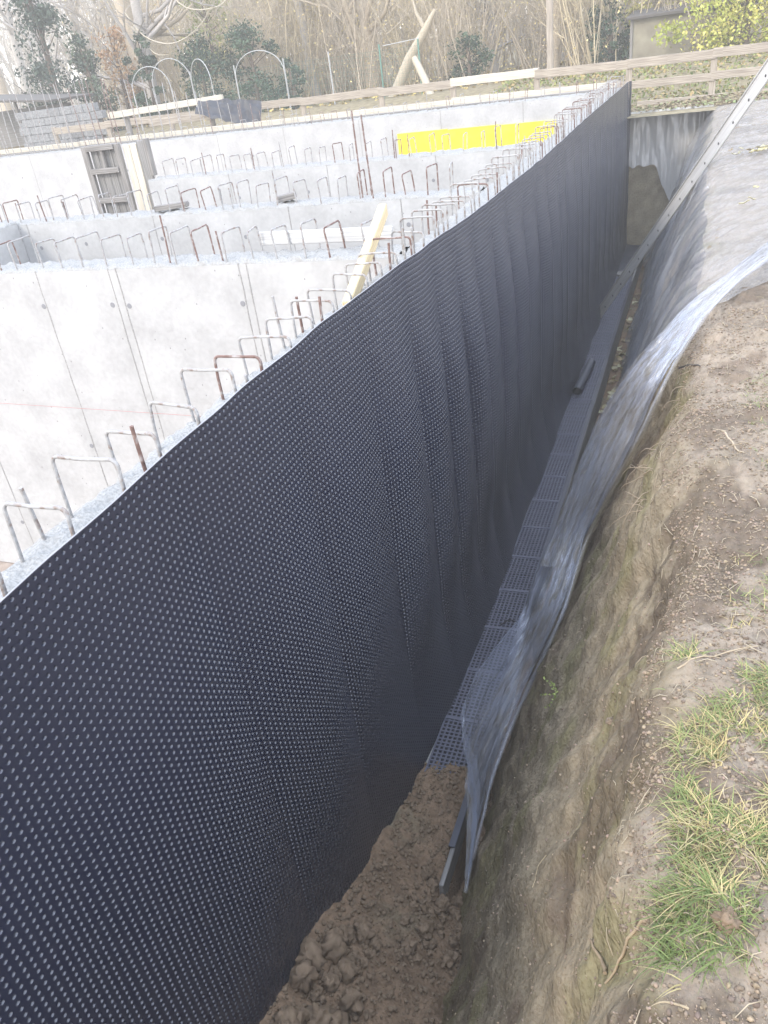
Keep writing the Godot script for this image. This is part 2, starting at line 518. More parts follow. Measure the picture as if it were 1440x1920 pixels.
func fin(t: Node3D, x: float, z: float, y0: float, y1: float, w := 0.01) -> void:
	var mb := MB.new()
	var pts := []
	var n := 16
	var g := []
	for a in n + 1:
		var y := lerpf(y0, y1, float(a) / n)
		var j := 0.004 * nm(x, y, z, 6.0)
		var d := 0.004 + 0.003 * nm(x, y, 9, 12.0)
		g.push_back(PackedVector3Array([Vector3(x - w + j, y, z - 0.002) - t.position, Vector3(x - w * 0.3 + j, y, z + d) - t.position, Vector3(x + w * 0.3 + j, y, z + d * 0.7) - t.position, Vector3(x + w + j, y, z - 0.002) - t.position]))
	mb.grid(g, Vector3(0, 0, 1))
	put("joint_fin", mb.mesh(), M.rough_concrete, t)
var plug_mesh: ArrayMesh
func plug(t: Node3D, x: float, y: float, z: float) -> void:
	if plug_mesh == null:
		var mb := MB.new()
		var r0 := []
		var ce := mb.vert(Vector3(0, 0, 0.002), Vector3(0, 0, 1))
		for a in 12:
			var d := Vector3(cos(TAU * a / 12), sin(TAU * a / 12), 0)
			r0.push_back([mb.vert(d * 0.013 + Vector3(0, 0, 0.002), Vector3(0, 0, 1)), mb.vert(d * 0.017 + Vector3(0, 0, 0.004), Vector3(0, 0, 1)), mb.vert(d * 0.022 + Vector3(0, 0, -0.002), d)])
		for a in 12:
			var p = r0[a]
			var q = r0[(a + 1) % 12]
			mb.tri(ce, p[0], q[0]); mb.quad(p[0], p[1], q[1], q[0]); mb.quad(p[1], p[2], q[2], q[1])
		plug_mesh = mb.mesh()
	var o := put("tie_hole_plug", plug_mesh, M.plug, t)
	o.position = Vector3(x, y, z) - t.position

func blob(sd: int, sub := 13) -> ArrayMesh:
	# knobbly lump of earth, radius about one
	var g := []
	var cols := []
	for a in sub + 1:
		var row := PackedVector3Array()
		var cr := []
		for b in sub * 2 + 1:
			var th := PI * a / sub
			var ph := TAU * (b % (sub * 2)) / (sub * 2)
			var d := Vector3(sin(th) * cos(ph), cos(th), sin(th) * sin(ph))
			var r := 0.85 + 0.34 * nm(d.x + sd * 3.7, d.y, d.z, 1.0) + 0.22 * nm(d.x, d.y + sd * 1.3, d.z, 2.3) + 0.12 * nm(d.x, d.y, d.z + sd, 5.0) + 0.07 * nm(d.x, d.y, d.z + sd, 9.0)
			row.push_back(d * r * Vector3(1.0, 0.78, 0.92))
			var k := 0.9 + 0.25 * nm(d.x, d.y + sd, d.z, 1.2)
			cr.push_back(Color(0.235 * k, 0.17 * k, 0.115 * k))
		g.push_back(row); cols.push_back(cr)
	var mb := MB.new()
	mb.grid(g, Vector3.UP, cols)
	for k in mb.v.size():
		mb.n[k] = (mb.v[k].normalized() * 0.15 + (mb.n[k] if mb.n[k].dot(mb.v[k]) > 0 else -mb.n[k]) * 0.85).normalized()
	var ii := mb.i.duplicate()
	mb.i = PackedInt32Array()
	for k in range(0, ii.size(), 3):
		mb.tri(ii[k], ii[k + 1], ii[k + 2])
	return mb.mesh()

func blade(mb: MB, p: Vector3, dir: Vector3, len: float, w: float, droop: float, col: Color) -> void:
	var side := dir.cross(Vector3.UP)
	side = side.normalized() if side.length() > 0.01 else Vector3.RIGHT
	var flat := Vector3(dir.x, 0, dir.z)
	var ids := []
	for k in 4:
		var t := k / 3.0
		var c := p + dir * len * t + (flat * 0.5 - Vector3.UP) * droop * len * t * t
		var hw := w * (1.0 - t * 0.92) * 0.5
		var nn := side.cross(dir).normalized()
		ids.push_back([mb.vert(c - side * hw, nn, col), mb.vert(c + side * hw, nn, col)])
		if k > 0:
			mb.quad(ids[k - 1][0], ids[k - 1][1], ids[k][1], ids[k][0])
func leaf(mb: MB, p: Vector3, s: float, col: Color, flatness := 0.0) -> void:
	var nn := Vector3(rr(-1, 1), rr(-0.4, 1), rr(-1, 1)).lerp(Vector3.UP, flatness).normalized()
	var a := nn.cross(Vector3(rr(-1, 1), rr(-1, 1), rr(-1, 1))).normalized()
	var b := nn.cross(a)
	var q := [mb.vert(p - a * s, nn, col), mb.vert(p + b * s * 0.55 + nn * s * 0.15, nn, col), mb.vert(p + a * s, nn, col), mb.vert(p - b * s * 0.55 + nn * s * 0.15, nn, col)]
	mb.quad(q[0], q[1], q[2], q[3])

# ---------------------------------------------------------------- wood behind the fence
func branch(mb: MB, p: Vector3, d: Vector3, len: float, r: float, depth: int, col: Color, kids: int, up: float) -> void:
	var pts := [p]
	var rad := [r]
	var seg := 4 if depth > 0 else 3
	var q := p
	var dd := d
	for k in seg:
		dd = (dd + Vector3(rr(-1, 1), rr(-1, 1) + up, rr(-1, 1)) * 0.22).normalized()
		q += dd * len / seg
		pts.push_back(q)
		rad.push_back(r * (1.0 - 0.75 * (k + 1.0) / seg))
	var k2 := rr(0.75, 1.25)
	mb.tube(pts, rad, 5 if r > 0.03 else 3, Color(col.r * k2, col.g * k2, col.b * k2), false)
	if depth <= 0:
		return
	for k in kids:
		var t := rr(0.25, 1.0)
		var at := int(t * seg)
		var f := t * seg - at
		var o: Vector3 = (pts[at] as Vector3).lerp(pts[min(at + 1, seg)], f)
		var side := Vector3(rr(-1, 1), rr(-0.5, 1), rr(-1, 1)).normalized()
		branch(mb, o, (dd * 0.7 + side).normalized(), len * rr(0.35, 0.65), max(r * (1.0 - 0.7 * t) * 0.6, 0.004), depth - 1, col, kids, up)
func bare_tree(called: String, label: String, group: String, sd: int, h: float, r: float, col: Color) -> Node3D:
	rng.seed = sd
	var t := thing(called, label, "tree", Vector3.ZERO, group)
	var tr := MB.new()
	var cr := MB.new()
	var pts := []
	var rad := []
	var lean := Vector3(rr(-0.12, 0.12), 0, rr(-0.08, 0.08))
	for k in 9:
		var f := k / 8.0
		pts.push_back(Vector3(0, -0.15, 0) + Vector3.UP * h * f + lean * h * f + Vector3(rr(-1, 1), 0, rr(-1, 1)) * 0.05 * h * 0.3 * f)
		rad.push_back(r * (1.25 - f) + 0.01)
	tr.tube(pts, rad, 7, col)
	for k in 17:
		var f := rr(0.12, 1.0)
		var a := int(f * 8)
		var o: Vector3 = (pts[a] as Vector3).lerp(pts[min(a + 1, 8)], f * 8 - a)
		branch(cr, o, Vector3(rr(-1, 1), rr(0.1, 0.9), rr(-1, 1)).normalized(), h * rr(0.2, 0.4), r * (1.1 - f) * 0.5 + 0.012, 2, col, 5, 0.3)
	put("trunk", tr.mesh(), M.bark, t)
	put("crown", cr.mesh(), M.bark, t)
	return t
func bare_shrub(called: String, label: String, group: String, sd: int, h: float, w: float, col: Color) -> Node3D:
	rng.seed = sd
	var t := thing(called, label, "shrub", Vector3.ZERO, group)
	var st := MB.new()
	var cr := MB.new()
	for k in 26:
		var p := Vector3(rr(-w, w) * 0.55, -0.1, rr(-w, w) * 0.4)
		var d := Vector3(p.x * 0.25 + rr(-0.3, 0.3), 1.0, rr(-0.3, 0.3)).normalized()
		var len := h * rr(0.55, 1.1)
		branch(st, p, d, len, rr(0.010, 0.028), 0, col, 0, 0.3)
		for q in 7:
			branch(cr, p + d * len * rr(0.15, 0.95), (d + Vector3(rr(-1, 1), rr(-0.3, 0.6), rr(-1, 1))).normalized(), len * rr(0.25, 0.5), rr(0.005, 0.011), 1, col, 5, 0.2)
	var lv := MB.new()
	for k in 420:
		leaf(lv, Vector3(rr(-w, w), rr(0.05, 0.9) * h, rr(-w, w) * 0.7), rr(0.02, 0.045), Color(0.50, 0.38, 0.18).lerp(Color(0.62, 0.52, 0.22), rr(0, 1)))
	put("dry_leaves", lv.mesh(), M.plant, t)
	put("stems", st.mesh(), M.bark, t)
	put("twigs", cr.mesh(), M.bark, t)
	return t
func leafy(called: String, label: String, cat: String, at: Vector3, sd: int, size: Vector3, count: int, ls: float, c0: Color, c1: Color, trunk_r := 0.05, group := "", cone := false) -> Node3D:
	rng.seed = sd
	var t := thing(called, label, cat, at, group)
	var tr := MB.new()
	tr.tube([Vector3(0, -0.2, 0), Vector3(0.05, size.y * 0.5, 0), Vector3(0, size.y * 0.95, 0.05)], [trunk_r * 1.2, trunk_r, trunk_r * 0.3], 6, Color(0.16, 0.12, 0.09))
	var lf := MB.new()
	var clumps := []
	for k in 34:
		var y := rr(0.03, 1.0)
		var wd := 1.0 - 0.85 * y if cone else sqrt(max(0.05, 1.0 - pow(abs(y * 2 - 1), 2.2)))
		var an := rr(0, TAU)
		var rad := sqrt(rr(0.1, 1.0)) * wd
		clumps.push_back([Vector3(cos(an) * rad * size.x * 0.5, y * size.y, sin(an) * rad * size.z * 0.5), rr(0.6, 1.3), rr(0.0, 1.0)])
	for cl in clumps:
		var base: Vector3 = cl[0]
		tr.tube([Vector3(0, base.y * 0.75, 0), base], [trunk_r * 0.25, 0.006], 3, Color(0.16, 0.12, 0.09), false)
		for k in int(count / 34.0):
			var o := Vector3(rr(-1, 1), rr(-1, 1), rr(-1, 1))
			if o.length() > 1.0:
				o = o.normalized() * rr(0.3, 1)
			leaf(lf, base + o * Vector3(0.32, 0.24, 0.32) * cl[1] * (size.x / 1.8), ls * rr(0.6, 1.3), c0.lerp(c1, clamp(cl[2] + rr(-0.3, 0.3), 0, 1)))
	put("trunk", tr.mesh(), M.bark, t)
	put("crown", lf.mesh(), M.plant, t)
	return t

# ---------------------------------------------------------------- scene
func _ready() -> void:
	# camera
	var cam := Camera3D.new()
	cam.name = "camera"
	cam.position = Vector3(1.46, 1.0, 0.0)
	cam.rotation_degrees = Vector3(-30.2455, 23.9607, -8.0130)
	cam.fov = 66.27
	cam.near = 0.03
	cam.far = 400.0
	add_child(cam)
	cam.current = true
	# sky and air
	var env := Environment.new()
	var sky := Sky.new()
	var sm := ProceduralSkyMaterial.new()
	sm.sky_top_color = Color(0.80, 0.85, 0.935)
	sm.sky_horizon_color = Color(0.97, 0.955, 0.93)
	sm.sky_curve = 0.2
	sm.ground_bottom_color = Color(0.35, 0.32, 0.28)
	sm.ground_horizon_color = Color(0.80, 0.80, 0.80)
	sm.sky_energy_multiplier = 1.5
	sky.sky_material = sm
	env.sky = sky
	env.background_mode = Environment.BG_SKY
	env.ambient_light_source = Environment.AMBIENT_SOURCE_SKY
	env.tonemap_mode = Environment.TONE_MAPPER_LINEAR
	env.tonemap_exposure = 1.95
	env.fog_enabled = true
	env.fog_density = 0.006
	env.fog_light_color = Color(0.97, 0.95, 0.92)
	env.sdfgi_enabled = true
	env.ssao_enabled = true
	env.ssil_enabled = true
	var we := WorldEnvironment.new()
	we.name = "world_environment"
	we.environment = env
	add_child(we)
	# hazy winter sun, from the left behind the camera
	var sun := DirectionalLight3D.new()
	sun.name = "sun"
	sun.light_energy = 0.5
	sun.light_color = Color(1.0, 0.96, 0.905)
	sun.light_angular_distance = 14.0
	sun.shadow_enabled = true
	add_child(sun)
	sun.look_at_from_position(Vector3(-5, 6, 9), Vector3.ZERO)

	nz.seed = 4
	nz.frequency = 1.0
	nz.fractal_type = FastNoiseLite.FRACTAL_NONE
	materials()
	earth()
	walls()
	membrane()
	footing()
	plastic()
	site_timber()
	fence()
	behind_fence()
	wood()
	ground_details()

func earth() -> void:
	# bank: one sheet over the cut face and the ground above it
	var qs := []
	var q := -3.3
	while q < 9.0:
		qs.push_back(q)
		q += 0.026 if q < -0.5 else (0.013 if q < 0.45 else minf(0.6, maxf(0.016, (q - 0.35) * 0.14)))
	var zs := []
	var z := 3.4
	while z > -17.6:
		zs.push_back(z)
		z -= 0.12 if z > 0.0 else (0.013 if z > -2.6 else 0.022 if z > -5.6 else minf(0.12, 0.02 + (-z - 5.6) * 0.03))
	var g := []
	var cols := []
	for zz in zs:
		var row := PackedVector3Array()
		var cr := []
		for qq in qs:
			var p := bank_point(qq, zz)
			row.push_back(p)
			var a := nm(p.x, p.y, p.z, 1.3)
			var b := nm(p.x + 9, p.y, p.z, 4.5)
			var d := nm(p.x, p.y + 5, p.z, 14.0)
			# cut clay below, dry topsoil above, with a ragged border between the two layers
			var top := smoothstep(-0.10, 0.06, qq + 0.22 * a + 0.10 * b)
			var c := Color(0.245, 0.198, 0.135).lerp(Color(0.245, 0.198, 0.150), top)
			# greenish film of algae on the clay, in patches
			var alg := smoothstep(0.12, 0.45, nm(p.x, p.y * 0.8, p.z * 1.6 + 40, 1.5) + 0.25 * b) * (1.0 - top)
			c = c.lerp(Color(0.185, 0.165, 0.080), alg * 0.6)
			# damp dark earth in clotted patches
			var damp := smoothstep(0.28, 0.5, nm(p.x * 1.1, 80, p.z, 1.4) + 0.35 * b + 0.15 * d)
			for sp in [[1.57, -2.63, 0.16], [1.49, -2.22, 0.17], [1.70, -2.42, 0.10], [1.55, -0.72, 0.13]]:
				var ds: float = Vector2(p.x - sp[0], (p.z - sp[1]) * 0.8).length() / sp[2]
				damp = maxf(damp, smoothstep(1.25, 0.75, ds + 0.5 * b + 0.3 * d))
			c = c.lerp(Color(0.12, 0.09, 0.066), damp * 0.75)
			var k := 1.0 + 0.16 * a + 0.14 * b + 0.12 * d
			cr.push_back(Color(c.r * k, c.g * k, c.b * k))
		g.push_back(row); cols.push_back(cr)
	var mb := MB.new()
	mb.grid(g, Vector3(-0.3, 1, 0), cols)
	struct("earth_bank", mb.mesh(), M.bank)
	# earth face closing the trench at its far end
	g = []; cols = []
	for a in 46:
		var row := PackedVector3Array()
		var cr := []
		var y := lerpf(-3.5, -0.56, a / 45.0)
		for b in 36:
			var x := lerpf(-0.9, 1.75, b / 35.0)
			row.push_back(Vector3(x, y, -17.05 - 0.10 * (y + 3.3) + 0.06 * nm(x, y, 3, 1.8) + 0.02 * nm(x, y, 9, 6.0)))
			var k := 1.0 + 0.3 * nm(x, y, 1, 5.0)
			cr.push_back(Color(0.30 * k, 0.25 * k, 0.17 * k))
		g.push_back(row); cols.push_back(cr)
	mb = MB.new()
	mb.grid(g, Vector3(0, 0.2, 1), cols)
	struct("trench_end_bank", mb.mesh(), M.bank)
	# loose soil in the trench
	g = []; cols = []
	z = 3.0
	while z > -17.4:
		var row := PackedVector3Array()
		var cr := []
		for b in 80:
			var x := lerpf(-0.03, 1.00, b / 79.0)
			row.push_back(Vector3(x, soil_y(x, z), z))
			var k := 0.95 + 0.25 * nm(x, 3, z, 4.0) + 0.15 * nm(x, 3, z, 15.0)
			var gr := smoothstep(0.0, 0.5, nm(x + 3, 0, z, 1.5) + (x - 0.45))
			cr.push_back(Color(k, k, k).lerp(Color(k * 0.95, k * 1.12, k * 1.15), gr))
		g.push_back(row); cols.push_back(cr)
		z -= 0.1 if z > 0.0 else (0.015 if z > -3.8 else 0.08)
	mb = MB.new()
	mb.grid(g, Vector3.UP, cols)
	struct("trench_floor", mb.mesh(), M.soil)
	# floor of the building pit
	mb = MB.new()
	g = []
	for a in 40:
		var row := PackedVector3Array()
		for b in 40:
			var x := lerpf(-26.0, -0.25, b / 39.0)
			var zz := lerpf(3.0, -16.4, a / 39.0)
			row.push_back(Vector3(x, -3.0 + 0.03 * nm(x, 0, zz, 1.0), zz))
		g.push_back(row)
	mb.grid(g, Vector3.UP)
	struct("pit_floor", mb.mesh(), M.pit)
	# ground beyond the far wall, out to the wood and past it
	mb = MB.new()
	g = []
	z = -16.46
	while z > -140.0:
		var row := PackedVector3Array()
		for b in 61:
			var x := lerpf(-70.0, 50.0, b / 60.0)
			row.push_back(Vector3(x, far_y(x, z), z))
		g.push_back(row)
		z -= 0.4 if z > -26.0 else 4.0
	mb.grid(g, Vector3.UP)
	struct("ground", mb.mesh(), M.far_ground)

func walls() -> void:
	var yt := -0.11
	# long outer wall that carries the membrane
	var t := wall("basement_wall", "long pale concrete basement wall behind the dark dimpled membrane", -0.30, 0.0, -16.75, 3.0, -3.0, yt)
	rng.seed = 11
	var list := []
	var z := 0.9
	while z > -16.5:
		list.push_back([-0.16, yt, z + rr(-0.02, 0.02), rng.randi_range(0, 6), rng.randf() < 0.15])
		z -= 0.225
	rng.seed = 12
	stirrups(t, list, true)
	z = 0.8
	while z > -16.4:
		if rng.randf() < 0.45:
			bar(t, Vector3(-0.05 + rr(-0.01, 0.01), yt, z + rr(-0.06, 0.06)), snappedf(rr(0.16, 0.28), 0.02), rng.randf() < 0.35)
		if rng.randf() < 0.25:
			bar(t, Vector3(-0.27, yt, z + rr(-0.06, 0.06)), snappedf(rr(0.14, 0.26), 0.02), rng.randf() < 0.3)
		z -= 0.225
	# cross walls
	var defs := [
		["cross_wall", "nearest pale concrete cross wall with paired joint lines and dark tie holes", -9.5, -4.75, 11],
		["cross_wall", "second concrete cross wall, between the nearest one and the wall with formwork", -9.5, -6.82, 13],
		["cross_wall", "third concrete cross wall, ending at the grey formwork box", -5.55, -9.55, 17],
		["cross_wall", "farthest concrete wall below the fence, with a yellow panel on it", -19.0, -16.2, 19],
	]
	var made := []
	for d in defs:
		var w := wall(d[0], d[1], d[2], -0.305, d[3] - 0.28, d[3], -3.0, yt)
		made.push_back(w)
		rng.seed = d[4]
		var l := []
		var x := -0.55
		var stop: float = d[2] + 0.15
		if d[4] == 19:
			stop = -13.5
		while x > stop:
			l.push_back([x + rr(-0.03, 0.03), yt, d[3] - 0.14, rng.randi_range(0, 6), rng.randf() < 0.16])
			x -= 0.205 if d[4] != 19 else 0.30
		stirrups(w, l, false)
		x = -0.6
		while x > max(stop, -7.0):
			if rng.randf() < 0.28:
				bar(w, Vector3(x + rr(-0.05, 0.05), yt, d[3] - 0.04), snappedf(rr(0.16, 0.32), 0.02), rng.randf() < 0.5)
			x -= 0.205
	# two long bars standing on the second cross wall
	bar(made[1], Vector3(-1.42, yt, -6.95), 0.70, true, 0.02)
	bar(made[1], Vector3(-1.36, yt, -7.03), 0.66, true, 0.02)
	# tall starter bars on the left half of the farthest wall
	rng.seed = 41
	var xx := -6.2
	while xx > -18.5:
		var tall := 0.35 + 0.95 * smoothstep(-6.5, -11.0, xx)
		bar(made[3], Vector3(xx + rr(-0.08, 0.08), yt, -16.2 - (0.06 if rng.randf() < 0.5 else 0.22)), snappedf(tall * rr(0.8, 1.1), 0.05), rng.randf() < 0.25, 0.06)
		xx -= 0.19
	# joint lines and tie holes
	for x in [-1.47, -1.41, -2.57, -2.50, -3.25, -4.42, -5.5, -6.6]:
		fin(made[0], x, -4.75, -3.0, yt - 0.01, 0.008)
	for p in [[-3.28, -0.39], [-2.62, -0.39], [-2.47, -0.40], [-1.50, -0.40], [-4.45, -2.48], [-3.28, -1.6], [-2.5, -1.62], [-1.44, -1.6], [-4.4, -0.4]]:
		plug(made[0], p[0], p[1], -4.75)
	for x in [-2.1, -3.6, -5.2, -1.0]:
		fin(made[1], x, -6.82, -3.0, yt - 0.01, 0.008)
	for x in [-0.95, -1.75, -2.6, -3.55, -4.5, -5.1]:
		plug(made[1], x, -0.36 + 0.02 * sin(x * 5), -6.82)
	for x in [-1.5, -2.9, -4.3]:
		fin(made[2], x, -9.55, -3.0, yt - 0.01, 0.008)
	for x in [-0.9, -1.55, -2.35, -3.2, -4.2, -5.0]:
		plug(made[2], x, -0.42 + 0.03 * sin(x * 3), -9.55)
	for x in [-1.8, -3.4, -5.1, -6.8, -8.4, -10.2, -11.9, -13.6]:
		fin(made[3], x, -16.2, -3.0, yt - 0.01, 0.010)
	for x in [-5.3, -7.6, -9.4, -10.9, -12.5, -14.0]:
		plug(made[3], x, -0.62 + 0.03 * sin(x * 3), -16.2)
	# short wall joining the first two cross walls, at the left edge of the picture
	var s := wall("stub_wall", "short concrete wall joining the first two cross walls at far left", -5.60, -5.32, -6.815, -5.035, -3.0, yt + 0.02)
	rng.seed = 15
	stirrups(s, [[-5.46, yt + 0.02, -6.6, 1, false], [-5.46, yt + 0.02, -6.2, 3, true], [-5.46, yt + 0.02, -5.8, 2, false], [-5.46, yt + 0.02, -5.4, 4, false]], true)
	# yellow formwork sheets fixed to the farthest wall
	for k in 3:
		var mb := MB.new()
		mb.box(Vector3.ZERO, Vector3(1.035, 0.95, 0.021), Basis.IDENTITY, 0.003)
		var o := put("formwork_sheet", mb.mesh(), M.yellow_panel)
		o.position = Vector3(-3.79 + k * 1.045, -0.925 - 0.012 * k, -16.185)
		tag(o, ["yellow formwork sheet on the far wall, left of three", "yellow formwork sheet on the far wall, middle of three", "yellow formwork sheet on the far wall, right one beside the corner"][k], "formwork sheet", "yellow sheets on the far wall")
	# offcuts lying on the wall tops
	var ob := beam("timber_offcut", Vector3(-3.62, -0.075, -6.93), Vector3(-3.28, -0.06, -6.99), 0.05, 0.08, M.grey_wood)
	tag(ob, "short grey timber offcut lying on the second cross wall's top, left", "timber")
	ob = beam("timber_offcut", Vector3(-2.25, -0.07, -6.92), Vector3(-2.08, -0.05, -6.98), 0.055, 0.09, M.grey_wood)
	tag(ob, "small stubby block lying on the second cross wall's top, middle", "timber")
	ob = beam("pale_board", Vector3(-1.42, -0.055, -5.02), Vector3(-0.42, -0.06, -5.0), 0.09, 0.022, M.strip, null, Vector3(0.1, 1, 0))
	ob.position += Vector3(0, 0.03, 0.0)
	tag(ob, "long pale board lying on top of the nearest cross wall", "board")
	# timber leaning among the stirrups
	ob = beam("timber_prop", Vector3(-0.19, -0.10, -3.62), Vector3(-0.36, 0.17, -4.72), 0.075, 0.05, M.yellow_wood)
	tag(ob, "yellow square timber leaning among the stirrups on the wall top", "timber")
	# mason's line stretched in front of the nearest cross wall
	var sb := MB.new()
	sb.tube([Vector3(-9.0, -1.02, -4.70), Vector3(-5.0, -1.18, -4.70), Vector3(-0.4, -1.30, -4.70)], [0.0016, 0.0016, 0.0016], 4)
	var so := put("string_line", sb.mesh(), M.string)
	tag(so, "thin reddish string stretched across the nearest cross wall", "string")
	# block-out formwork at the end of the third cross wall
	var f := thing("formwork_box", "grey timber formwork box standing at the third wall's end", "formwork", Vector3(-6.05, -3.0, -9.7))
	var fp := f.position
	rng.seed = 91
	for d in [["stud", -6.53, -3.0, 0.36, 0.09], ["stud", -5.98, -3.0, 0.36, 0.08]]:
		var o := beam(d[0], Vector3(d[1], d[2], -9.66) - fp, Vector3(d[1], d[3], -9.66) - fp, d[4], 0.06, M.grey_wood, f, Vector3.RIGHT)
	for y in [0.33, 0.04, -0.34, -0.55, -1.2, -1.9, -2.6]:
		beam("rail", Vector3(-6.485, y, -9.65) - fp, Vector3(-6.025, y, -9.65) - fp, 0.07, 0.07, M.grey_wood, f)
	for k in 4:
		beam("panel_board", Vector3(-6.43 + k * 0.117, -3.0, -9.72) - fp, Vector3(-6.43 + k * 0.117, 0.34, -9.72) - fp, 0.112, 0.03, M.board, f, Vector3.RIGHT)
	beam("brace", Vector3(-6.25, 0.07, -9.655) - fp, Vector3(-6.25, 0.295, -9.655) - fp, 0.04, 0.045, M.grey_wood, f, Vector3.RIGHT)
	for k in 2:
		beam("yellow_board", Vector3(-5.86 + k * 0.11, -3.0, -9.70) - fp, Vector3(-5.86 + k * 0.11, 0.33, -9.70) - fp, 0.105, 0.03, M.pale_wood, f, Vector3.RIGHT)
	beam("dark_board", Vector3(-5.63, -3.0, -9.72) - fp, Vector3(-5.63, 0.36, -9.72) - fp, 0.14, 0.04, M.board, f, Vector3.RIGHT)
	beam("end_stud", Vector3(-5.53, -0.08, -9.70) - fp, Vector3(-5.53, 0.38, -9.70) - fp, 0.05, 0.09, M.grey_wood, f, Vector3.RIGHT)

func membrane() -> void:
	# one cell of the sheet with its dimple pressed towards the wall, repeated over the hanging, folded sheet
	var tl := MB.new()
	var out := []
	for e in [[-0.5, -0.5], [0, -0.5], [0.5, -0.5], [0.5, 0], [0.5, 0.5], [0, 0.5], [-0.5, 0.5], [-0.5, 0]]:
		out.push_back(tl.vert(Vector3(e[0], e[1], 0), Vector3(0, 0, 1)))
	var r1 := []
	var r2 := []
	var r3 := []
	var r4 := []
	for a in 8:
		var an := -0.75 * PI + a * PI / 4
		var d := Vector3(cos(an), sin(an), 0)
		r1.push_back(tl.vert(d * 0.31, Vector3(0, 0, 1)))
		r2.push_back(tl.vert(d * 0.30 + Vector3(0, 0, -0.02), (Vector3(0, 0, 0.66) - d * 0.75).normalized()))
		r3.push_back(tl.vert(d * 0.20 + Vector3(0, 0, -0.29), (Vector3(0, 0, 0.42) - d * 0.91).normalized()))
		r4.push_back(tl.vert(d * 0.195 + Vector3(0, 0, -0.292), Vector3(0, 0, 1)))
	var ce := tl.vert(Vector3(0, 0, -0.30), Vector3(0, 0, 1))
	for a in 8:
		var b := (a + 1) % 8
		tl.quad(out[a], out[b], r1[b], r1[a])
		tl.quad(r1[a], r1[b], r2[b], r2[a])
		tl.quad(r2[a], r2[b], r3[b], r3[a])
		tl.quad(r3[a], r3[b], r4[b], r4[a])
		tl.tri(r4[a], r4[b], ce)
	var tm := tl.mesh()
	var pitch := 0.0265
	var nzc := int(19.2 / pitch)
	var nyc := 114
	var tf := []
	for a in nzc:
		var z := 2.3 - a * pitch
		if z < -16.8:
			break
		for b in nyc:
			var t := float(b) / nyc
			var p := membrane_point(z, t)
			if z > -2.6 and p.y < soil_y(0.02, z) - 0.08:
				break
			var pu := membrane_point(z - pitch, t)
			var pv := membrane_point(z, t + 1.0 / nyc)
			var pd := membrane_point(z - pitch, t + 1.0 / nyc)
			var du := (pu - p + pd - pv) * 0.5
			var dv := (pv - p + pd - pu) * 0.5
			var nn := du.cross(dv).normalized()
			if nn.x < 0:
				nn = -nn
			tf.push_back(Transform3D(Basis(du, dv, nn * pitch), (p + pu + pv + pd) * 0.25))
	var mm := MultiMesh.new()
	mm.transform_format = MultiMesh.TRANSFORM_3D
	mm.mesh = tm
	mm.instance_count = tf.size()
	for k in tf.size():
		mm.set_instance_transform(k, tf[k])
	var t := thing("dimple_membrane", "dark dimpled drainage membrane hanging in folds down the long wall", "membrane", Vector3(0.0, -3.0, -7.0))
	var mi := MultiMeshInstance3D.new()
	mi.multimesh = mm
	mi.material_override = M.membrane
	mi.name = "sheet"
	mi.set_meta("kind", "stuff")
	t.add_child(mi)
	mi.position = -t.position
	# cut upper edge of the sheet
	var mb := MB.new()
	var pts := []
	var rad := []
	var z := 2.3
	while z > -16.8:
		pts.push_back(membrane_point(z, 0.0) + Vector3(-0.001, 0.001, 0) - t.position)
		rad.push_back(0.0022)
		z -= 0.05
	mb.tube(pts, rad, 4)
	put("upper_edge", mb.mesh(), M.membrane_edge, t)
	# plain strip turned round the far corner
	var g := []
	for a in 40:
		var row := PackedVector3Array()
		var y := lerpf(wall_top(-16.9), -3.0, a / 39.0)
		for b in 9:
			var an := b / 8.0 * PI * 0.5
			row.push_back(Vector3(0.02 + 0.05 * cos(an) + 0.012 * nm(b, y, 2, 2.0), y, -16.80 - 0.10 * sin(an)) - t.position)
		g.push_back(row)
	mb = MB.new()
	mb.grid(g, Vector3(1, 0, 0.2))
	put("corner_strip", mb.mesh(), M.black_sheet, t)

